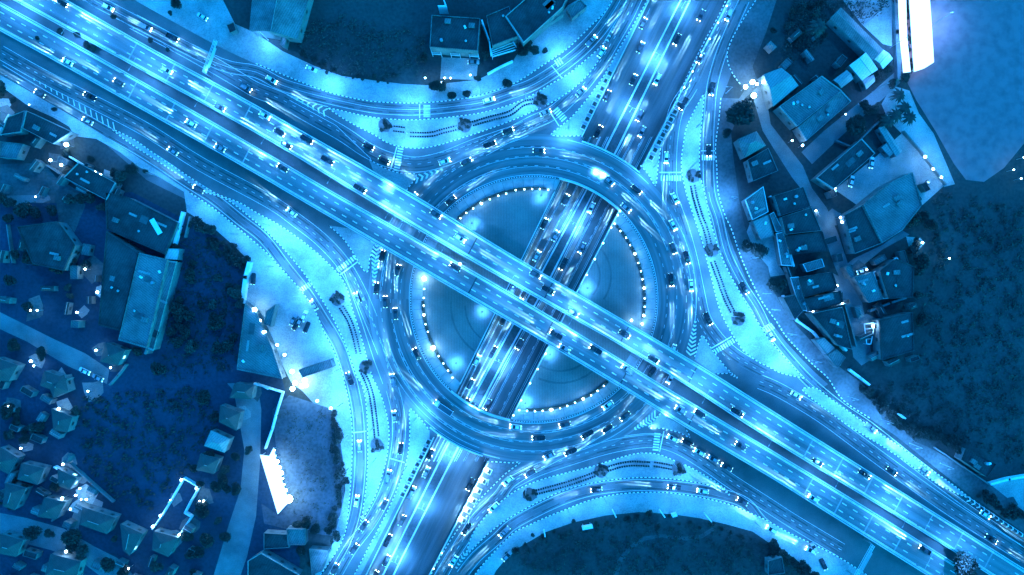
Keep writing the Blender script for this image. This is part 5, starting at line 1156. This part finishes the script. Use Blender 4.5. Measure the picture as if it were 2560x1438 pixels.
# pergola frames, fences, walls
def frame(name, pts, h, label, cat='pergola', m='white', w_=.3, bars=0):
    c = [P(x,y,h) for x,y in pts]; t = thing(name, label, cat, (c[0].x,c[0].y,0)); o0 = c[0]
    b = MB()
    for a_, e in zip(c, c[1:]+c[:1]):
        d = e-a_; m0 = (a_+e)/2 - Vector((o0.x,o0.y,0)); b.box((m0.x,m0.y,h),(d.length+w_,w_,.2), M[m], math.atan2(d.y,d.x))
    b.build('frame', t)
    for k in range(bars):
        f = (k+1)/(bars+1); a_ = c[0].lerp(c[3], f); e = c[1].lerp(c[2], f); d = e-a_; m0 = (a_+e)/2 - Vector((o0.x,o0.y,0)); b = MB(); b.box((m0.x,m0.y,h-.02),(d.length,w_*.5,.12), M[m], math.atan2(d.y,d.x)); b.build('bar', t)
    for p in c: b = MB(); b.box((p.x-o0.x,p.y-o0.y,h/2-.05),(.18,.18,h-.1), M[m]); b.build('post', t)
for i, x in enumerate((1300, 1440, 1580)): frame('pergola', q('A2',x+5,358+i*8,x+75,365+i*8,x+88,410+i*8,x+20,405+i*8), 3, ('left','middle','right')[i] + ' white pergola of three on the house front at the top', bars=3)
frame('pergola', q('B4',790,600,835,595,905,795,850,798), 3, 'long white barred pergola strip beside the dark house at right', bars=2, w_=.4)
frame('pergola', q('B4',830,580,965,490,985,530,850,585), 3, 'white rimmed wedge canopy above the barred strip', bars=0, w_=.4)
frame('pergola', q('A2',1760,370,1917,300,1960,370,1770,425), 3, 'striped white canopy below the annex at the top', bars=3, w_=.5)
frame('pergola', q('B4',555,185,605,170,615,265,585,290), 3, 'white terrace rim at the corner of the dark square roof', w_=.5)
frame('pergola', q('B4',720,990,800,980,770,1140,740,1140), 3, 'pale barred carport at the lower end of the street', bars=3)
def wallrun(pts, h, label, m='plaster', w_=.3):
    b = MB()
    for a_, e in zip(pts, pts[1:]):
        A, E = P(*a_), P(*e); d = E-A; b.box(((A.x+E.x)/2,(A.y+E.y)/2,h/2),(d.length+w_*.9,w_,h), M[m], math.atan2(d.y,d.x))
    tag(b.build('garden_wall'), label, 'wall')
wallrun(q('B1',985,130,1160,170,1300,215,1350,235), 2.5, 'bright wall above the leaning white panel on the left', 'white', .8)
wallrun(q('B1',1385,160,1355,280,1320,410), 2.5, 'bright wall running down to the small white square roof', 'white', .9)
wallrun(q('B1',1435,190,1400,340), 2, 'short pale wall right of the bright walls', 'plaster', .5)
wallrun(q('B1',1880,540,1855,640,1830,820), 2.5, 'tall pale wall at the upper corner of the forecourt', 'white', 1.6)
wallrun(q('C2',0,0,100,30,210,65,170,190,130,340,80,480), 2, 'pale bent wall leading down to the slanted glow sheet', 'white', .6)
wallrun(q('B1',75,250,95,400,115,530), 2, 'thin pale wall in the dark at the far left', 'plaster', .4)
wallrun(q('C1',1390,705,1300,860,1230,980,1160,1080), 2.2, 'left wall of the long lit court at lower left', 'white', .5)
wallrun(q('C1',1395,705,1505,770,1440,880,1400,960,1450,990,1370,1110), 2.2, 'right wall of the long lit court at lower left', 'white', .5)
wallrun(q('C1',1200,1095,1330,1160), 2.2, 'bottom wall of the long lit court at lower left', 'white', .6)
wallrun(q('C1',430,620,580,700), 2.2, 'wall above the tiled roof by the terrace lights', 'white', .5); wallrun(q('C1',540,600,700,740,860,880), 1.8, 'long garden wall right of the terrace lights', 'plaster', .6)
wallrun(q('C1',360,830,490,890,410,1020), 2, 'bent lit wall left of the terrace lights', 'plaster', .5); wallrun(q('C1',730,930,870,1000,840,1055), 2, 'bent lit wall below the terrace lights', 'plaster', .4)
wallrun(q('B1',960,1290,900,1370,840,1438), 2, 'pale wall below the hip-roofed house by the factory', 'plaster', .6)
wallrun(q('B1',1220,930,1180,1080,1140,1200), 5.6, 'bright gutter wall at the lower end of the factory', 'plaster', .7)
wallrun(q('A1',375,1245,480,1310,660,1438), 2, 'pale wall below the glaring forecourt at upper left', 'plaster', .6); wallrun(q('A1',540,1180,620,1230,870,1380), 2, 'white wall along the dark long roof at upper left', 'white', .5)
wallrun(q('A1',380,930,470,960,540,1000), 2, 'white wall by the long dark shop at upper left', 'white', .5); wallrun(q('A1',90,870,10,1010), 2, 'white wall at the left edge beside the small shop', 'white', .6)
wallrun(q('B4',5,40,60,160,115,290,140,420,178,555), 2.2, 'white wall down the back of the row of dark houses', 'white', .7)
wallrun(q('B4',105,780,150,880,210,965,330,1050)+q('B4',430,1180,520,1290), 2.2, 'white wall between the right verge and the houses', 'white', .6)
wallrun(q('B4',290,890,380,1000,480,1090,560,1180), 3, 'bright wall edge on the back of the wide triangular roof', 'white', .8)
wallrun(q('B4',290,900,540,835), 5, 'thin wall above the wide triangular roof', 'plaster', .3); wallrun(q('B4',555,860,600,1010,635,1150), 3, 'pale wall between the triangular roof and the street', 'plaster', .5)
wallrun(q('B4',600,1330,680,1390,740,1438), 2, 'white wall on the lower right verge', 'white', .8); wallrun(q('B4',835,990,845,1210), 2.5, 'thin white wall by the barred carport', 'white', .5)
wallrun(q('B4',750,890,900,830,1010,795), 2, 'pale alley wall below the dark house at right', 'plaster', .8)
wallrun(q('A4',500,1060,620,1110,760,970,900,840), 2, 'wall beside the palm-lined alley', 'plaster', .5); wallrun(q('A4',360,1335,440,1400,490,1438), 2.5, 'white wall at the corner of the dark long roof', 'white', .5)
wallrun(q('A4',1000,990,1130,1140,1315,1385), 2, 'right fence wall of the fenced yard', 'plaster', .4); wallrun(q('A4',940,0,950,250,965,590), 2, 'dark embankment wall left of the glowing strip', 'wall_c', 1.6)
wallrun(q('C4',1240,480,1640,750), 1.6, 'wall between the lower right verge and the dark house', 'plaster', .4); wallrun(q('C4',1650,745,1780,710,1930,685), 2.2, 'white wall on top of the pale yard at lower right', 'white', .9)
wallrun(q('A2',1695,180,1750,330,1760,420), 4, 'white side wall of the annex at the top', 'white', .5); wallrun(q('A2',1740,560,1830,510,1917,470), 2, 'white wall on the verge under the annex', 'white', .6)
wallrun(q('A2',1420,60,1440,105)+q('A2',1380,105), 8.2, 'thin white fin above the pergola house', 'white', .3)
wallrun(q('A3',-60,130,60,230,105,310,370,130), 4, 'pale double eave wall of the large dark hall', 'plaster', 1.0)
wallrun(q('C2',20,0,100,40), 2, 'short lit wall at the top of the bent wall', 'white', .3)
# billboards and boards standing in the lower field
for i, (a_, e, wh) in enumerate(((q('C3',527,1090)[0], q('C3',605,1075)[0], 'bright white board lying level in the lower field'), (q('C3',755,955)[0], q('C3',780,1005)[0], 'thin white roadside board, left one below the lower verge'), (q('C3',1110,955)[0], q('C3',1145,1005)[0], 'thin white roadside board, middle one below the lower verge'), (q('C3',1445,980)[0], q('C3',1495,1038)[0], 'thin white roadside board, right one below the lower verge'), (q('C3',240,1105)[0], q('C3',248,1150)[0], 'thin white roadside board at the left of the lower field'), (q('C3',1200,995)[0], q('C3',1235,985)[0], 'short bright board beside the middle lamp of the lower verge'), (q('C4',990,235)[0], q('C4',1028,265)[0], 'thin white board at the edge of the dark wood at lower right'))):
    A, E = P(*a_, 5), P(*e, 5); d = E-A; t = thing('billboard', wh, 'billboard', ((A.x+E.x)/2,(A.y+E.y)/2,0)); rz = math.atan2(d.y,d.x)
    b = MB(); b.box((0,0,4.2),(d.length, 1.0 if i in (0,5) else .45, 2.6), M['white'], rz); b.build('board', t)
    for s in (-1,1): b = MB(); b.box((s*d.length*.35*math.cos(rz), s*d.length*.35*math.sin(rz), 1.5),(.25,.25,2.9), M['steel'], rz); b.build('post', t)
a_, e = q('B1',1140,205)[0], q('B1',1205,315)[0]; A, E = P(*a_, 5.5), P(*e, 5.5); d = E-A
t = thing('roof_panel', 'leaning white panel on top of the very dark workshop roof', 'panel', ((A.x+E.x)/2,(A.y+E.y)/2,5.5)); b = MB(); b.box((0,0,.55),(d.length,2.0,.12), M['white'], math.atan2(d.y,d.x)); b.build('panel', t)
for s in (-1,1): b = MB(); b.box((s*d.length*.4*math.cos(math.atan2(d.y,d.x)), s*d.length*.4*math.sin(math.atan2(d.y,d.x)), .25),(.15,.15,.5), M['steel']); b.build('prop', t)

# ------------------------------------------------------------------ trees
def make_tree(rx, h, n, seed, m, name='tree'):
    t = thing(name, 'tree', 'tree'); r_ = random.Random(seed+5); b = MB(); b.tube((0,0,0),(0,0,h*.5), rx*.075, rx*.05, M['bark'], 8)
    for i in range(6):
        a_ = r_.uniform(0,6.28); b.tube((0,0,h*r_.uniform(.3,.48)),(rx*.5*math.cos(a_), rx*.5*math.sin(a_), h*.75), rx*.035, rx*.012, M['bark'], 6)
    b.build('trunk', t); crown(rx, h, n, seed, m, .42 if rx > 2 else .3).build('crown', t); return proto(t)
TR = [make_tree(4, 6.5, 2600, 1, M['leafd']), make_tree(3.5, 6, 2200, 2, M['leaf']), make_tree(4.2, 7, 2600, 3, M['leafd'])]
BS = []
for k in range(3):
    t = thing('bush', 'bush', 'bush'); crown(1.6, 1.9, 650, 20+k, M['leaf'] if k == 1 else M['leafd'], .26, 5).build('foliage', t)
    b = MB(); b.tube((0,0,0),(0,0,1.0), .08,.05, M['bark'], 6); b.build('stem', t); BS.append(proto(t))
rt = random.Random(4)
def trees(lst, where, grp):
    for i, (x, y, r_) in enumerate(lst):
        place(TR[i % 3], P(x, y, 0), rt.uniform(0,6.28), '%s dark leafy tree %s' % (nth(i), where) if len(lst) > 1 else 'dark leafy tree ' + where, grp, (r_/4.0, r_/4.0, max(.55, min(1.3, r_/4.0))))
def sc(t, *v): return [(q(t, v[i], v[i+1])[0] + (v[i+2],)) for i in range(0, len(v), 3)]
trees(sc('A3',1665,860,6.3), 'with a big round crown below the flaring lamps at the right', None)
trees(sc('B3',1820,430,3.8), 'with two lobes beside the grey houses at the right', None); trees(sc('B3',1730,410,2.6), 'small and round at the left of the two-lobed tree', None)
trees(sc('B4',30,680,4.0), 'standing in the paved gap of the row of houses', None); trees(sc('A4',610,960,4.2), 'above the dark long roof near the alley', None)
trees(sc('C4',1380,1330,5.5)[:1], 'beside the lower flyover deck near the bottom right', None); trees(sc('C4',1440,1370,3.2), 'smaller, touching the tree beside the flyover deck', None)
trees(sc('A3',1600,1010,2.0), 'small, under the big round crown at the right', None); trees(sc('B4',1040,220,3.5), 'at the corner of the blue grey depot', None)
trees(sc('A2',1340,650,2.6,1400,660,2.4,1470,730,1.8,1580,710,1.8,1720,430,2.2,1880,640,2.0,1270,440,2.0,1660,600,1.7), 'in the garden belt under the pergola house, counted in planting order', 'garden trees under the pergola house')
trees(sc('A3',110,370,3.0,160,390,2.6,70,400,2.6,240,395,1.4), 'left of the yard by the dark hall, from the left', 'trees by the dark hall')
trees(sc('A4',820,570,2.6,880,520,2.2,800,610,1.8,910,640,2,1000,600,2.6,700,800,2,740,850,2.4,790,810,2.2,650,920,2.6,820,900,2), 'near the two bright white roofs, counted from them outward', 'trees near the white roofs')
for i, (x, y, r_) in enumerate(sc('A1',1350,40,2.4,1290,110,1.2,430,830,1,300,300,1,1010,1240,1,600,270,1.2,680,350,1.8,720,370,1.6,870,140,1.2,1140,315,1.3,1270,380,1.1,1110,1290,1,480,250,1.5,940,1340,3.4,1010,1280,2.4,870,1300,2.0,520,1150,2.2,300,1240,1.6,60,690,3.4,120,760,1.6,700,1200,1.6)):
    place(TR[i % 3], P(x,y,0), i, '%s small tree or shrub of the upper left corner, counted in planting order' % nth(i), 'small trees of the upper left corner', (r_/4, r_/4, max(.4, r_/4)))
trees(sc('B1',40,40,3.5,110,90,2.6,230,140,3.4,300,170,2.8,560,60,2.6,640,50,2.4,700,60,2.8,790,120,2.4,100,200,2,420,150,2.6), 'in the dark wood at the left edge, counted from the left', 'trees of the left wood')
trees(sc('C1',90,210,3,590,200,2.2,330,320,2.2,290,1080,3.4,400,1110,2.4,590,1120,3.6,580,1200,2.6,650,1240,3.2,850,1330,3,950,1380,2.6,880,1150,1.6,1560,100,3,1620,240,2.2,1700,640,2.6,1640,760,2.4,1780,780,2.6,1500,960,2.2,1580,1150,3,1450,1250,2.6,1200,1350,3), 'among the houses at lower left, counted in planting order', 'trees among the lower left houses')
trees(sc('B1',1250,560,1.6,560,400,2.6,430,560,2,350,1190,2.2,340,1230,2,140,1140,2.6,300,520,2,1050,1190,2.4,1340,430,2.2), 'around the factory roofs, counted in planting order', 'trees around the factory')
def wood(poly, n, seed, where, grp, r0=1.5, r1=3.4):
    r_ = random.Random(seed); k = 0; xs_ = [p[0] for p in poly]; ys_ = [p[1] for p in poly]
    while k < n:
        x, y = r_.uniform(min(xs_), max(xs_)), r_.uniform(min(ys_), max(ys_)); ins = False
        for (x1, y1), (x2, y2) in zip(poly, poly[1:]+poly[:1]):
            if (y1 > y) != (y2 > y) and x < (x2-x1)*(y-y1)/(y2-y1)+x1: ins = not ins
        if ins:
            f = r_.uniform(r0, r1)/4; place(TR[r_.randrange(3)], P(x,y,0), r_.uniform(0,6.28), '%s dark tree %s' % (nth(k), where), grp, (f, f, max(.45, f))); k += 1
wood(q('B1',1330,430,1850,620,1780,1100,1500,1438,1200,1300), 30, 41, 'of the wood right of the factory, in planting order', 'trees of the factory wood')
wood(q('C1',0,60,380,330,330,560,0,420), 12, 42, 'by the pale corner at the left edge, in planting order', 'trees at the left edge', 1.2, 2.4)
wood(q('C1',0,680,420,640,480,860,300,1000,0,900), 10, 43, 'between the dim roofs at lower left, in planting order', 'trees between the dim roofs', 1.2, 2.4)
wood(q('C1',1350,600,1900,380,1850,900,1650,1300,1450,1438,1300,1300), 18, 44, 'around the lit court at lower left, in planting order', 'trees around the lit court', 1.2, 2.6)
wood(q('C2',60,1050,560,1000,600,1300,330,1380), 8, 45, 'around the low roofs at the bottom, in planting order', 'trees around the low roofs', 1.2, 2.4)
wood(q('B1',0,330,300,250,750,300,760,900,500,1000,0,850), 16, 46, 'in the dark yard left of the factory, in planting order', 'trees left of the factory', 1.2, 2.8)
wood(q('B4',950,-100,1250,120,1130,420,1160,1200,1000,1300,1080,600), 16, 47, 'behind the right-hand houses, in planting order', 'trees behind the right-hand houses', 1.4, 3.2)
wood(q('A4',0,0,430,0,400,350,150,480,0,350), 12, 48, 'of the grassy area left of the long shed, in planting order', 'trees of the grassy area', 1.2, 2.6)
# scrub along the edges of the dark fields
def scrub(n, poly_t, seed, where, grp, r0=.6, r1=1.5):
    """bushes scattered along a survey line, jittered to one side"""
    r_ = random.Random(seed); L = plen(poly_t)
    for i in range(n):
        (x, y), (dx, dy) = along(poly_t, L*(i+.5)/n); j = r_.gauss(0, 7)
        place(BS[r_.randrange(3)], P(x - dy*j, y + dx*j, 0), r_.uniform(0,6.28), '%s shaggy bush %s' % (nth(i), where), grp, r_.uniform(r0, r1))
scrub(34, q('C4',700,10,860,180,960,310,1090,360,1200,400,1330,420,1420,440), 1, 'on the lower right wood rim, from the upper left', 'bushes on the lower right rim')
scrub(20, q('B1',1450,200,1560,300,1640,370,1740,470,1840,540), 2, 'below the left verge above the forecourt, counted from the left', 'bushes below the left verge')
scrub(24, q('C2',600,200,610,420,640,640,640,830,560,980,560,1200), 3, 'between the dark lot and the left slip road, counted from the top', 'bushes beside the left slip road')
scrub(26, q('C3',-80,1290,100,1190,300,1110,600,1040,900,1000,1250,1020,1500,1060,1750,1130,1900,1200), 4, 'on the rim of the lower field, counted from the left', 'bushes on the lower field rim', .4, 1.1)
scrub(18, q('C4',0,1200,120,1280,260,1380,330,1438), 5, 'on the lower right rim of the lower field, counted from the left', 'bushes at the lower field corner')
scrub(16, q('C4',1560,830,1700,900,1800,960,1917,1000), 6, 'between the lower right road and the pale yard, counted from the left', 'bushes by the pale yard')
scrub(20, q('A2',330,400,560,520,760,560,1050,610), 7, 'under the pale verge in the upper dark field, counted from the left', 'bushes of the upper field', .3, .9)
scrub(18, q('A4',990,-30,1000,100,975,220,1000,330,985,430,1000,540)[0:6], 8, 'left of the narrow glowing strip, counted from the top', 'bushes left of the glowing strip', .5, 1.0)
scrub(22, q('A4',1040,-30,1042,100,1045,220,1050,330,1060,430,1075,545), 9, 'between the glowing strip and the long sheet, counted from the top', 'bushes right of the glowing strip', .5, .9)
# palms
pm_ = thing('palm_tree', 'palm', 'palm tree'); b = MB(); b.tube((0,0,0),(.25,.1,6.5), .2,.13, M['bark'], 8); b.build('trunk', pm_)
b = MB(); r_ = random.Random(3)
for i in range(15):
    a_ = 2*math.pi*i/15 + r_.uniform(-.15,.15); el = r_.uniform(.1,.8); L_ = r_.uniform(2.8,3.6); prev = None
    for k in range(7):
        f = k/6; c = Vector((.25+L_*f*math.cos(a_), .1+L_*f*math.sin(a_), 6.5+el*f*2.2-2.6*f*f)); wv = .5*math.sin(math.pi*min(1,f*.9+.12)); n_ = Vector((-math.sin(a_), math.cos(a_), 0))*wv
        cur = (c+n_-Vector((0,0,.12)), c, c-n_-Vector((0,0,.12)))
        if prev: b.face((prev[0],cur[0],cur[1],prev[1]), M['leafd']); b.face((prev[1],cur[1],cur[2],prev[2]), M['leafd'])
        prev = cur
b.build('fronds', pm_); proto(pm_)
for i, (x, y) in enumerate(q('A4',915,745,960,840,1000,910,900,890,840,930,310,250)):
    place(pm_, P(x,y,0), i, 'feathery palm tree ' + ['at the top of the bank below the strip','on the pale bank, second from the top','on the pale bank, beside the tents','left of the tents on the bank','lowest on the left above the alley wall','standing alone in the grassy area at the upper right'][i], 'palm trees at the upper right', (1.25 if i == 5 else 1))
# rough undergrowth: nobody could count these leaves
ug = MB(); r_ = random.Random(9)
def growth(poly, n, s0, s1, m):
    xs_ = [p[0] for p in poly]; ys_ = [p[1] for p in poly]; k = 0
    while k < n:
        x, y = r_.uniform(min(xs_), max(xs_)), r_.uniform(min(ys_), max(ys_)); ins = False
        for (x1, y1), (x2, y2) in zip(poly, poly[1:]+poly[:1]):
            if (y1 > y) != (y2 > y) and x < (x2-x1)*(y-y1)/(y2-y1)+x1: ins = not ins
        k += 1
        if not ins: continue
        for _ in range(r_.randrange(5, 16)):
            c = P(x+r_.gauss(0,4.5), y+r_.gauss(0,4.5), r_.uniform(.1,.9)); nn = Vector((r_.uniform(-1,1), r_.uniform(-1,1), 1)).normalized(); a1 = nn.orthogonal().normalized(); a2 = nn.cross(a1); s = r_.uniform(s0,s1)
            ug.face((c+a1*s, c+a2*s*.6, c-a1*s, c-a2*s*.6), m)
growth(q('A2',420,180,600,100,1250,250,1270,600,900,590,640,560,450,480,300,330), 420, .2, .5, M['leaf'])
growth(q('A4',180,0,900,20,700,200,450,120,380,420,80,500), 600, .2, .5, M['leaf'])
growth(q('C3',0,1300,300,1130,900,1010,1500,1070,1917,1200,2200,1438,1300,1438,200,1438), 650, .2, .5, M['leafd'])
growth(q('C4',700,0,1917,0,1917,650,1500,440,1100,420,900,260), 520, .2, .6, M['leafd'])
growth(q('B1',1300,200,1850,560,1800,1300,1200,1438,1250,900), 500, .2, .5, M['leafd'])
growth(q('C2',120,190,560,200,640,600,620,1000,300,1200,250,600), 150, .2, .45, M['leaf'])
growth(q('C1',600,100,1500,20,1650,250,1400,700,1100,950,850,850,560,520), 500, .25, .7, M['leafd'])
growth(q('B4',1250,0,1917,100,1917,1438,1100,1400,1200,700), 500, .25, .7, M['leafd'])
tag(ug.build('undergrowth'), 'low rough leafy undergrowth over the dark fields', 'undergrowth', None, 'stuff')

for pr in [o for o in COL.objects if o.parent is None and o.get('category') and o.name in KIDS and o.name not in used and o is not TRUCK]:
    def kill(o):
        for c in KIDS.get(o.name, []): kill(c)
        bpy.data.objects.remove(o)
    kill(pr)
for o in COL.objects:
    if o.get('label') and not 4 <= len(o['label'].split()) <= 16: print('LONG', o.name, o['label'])
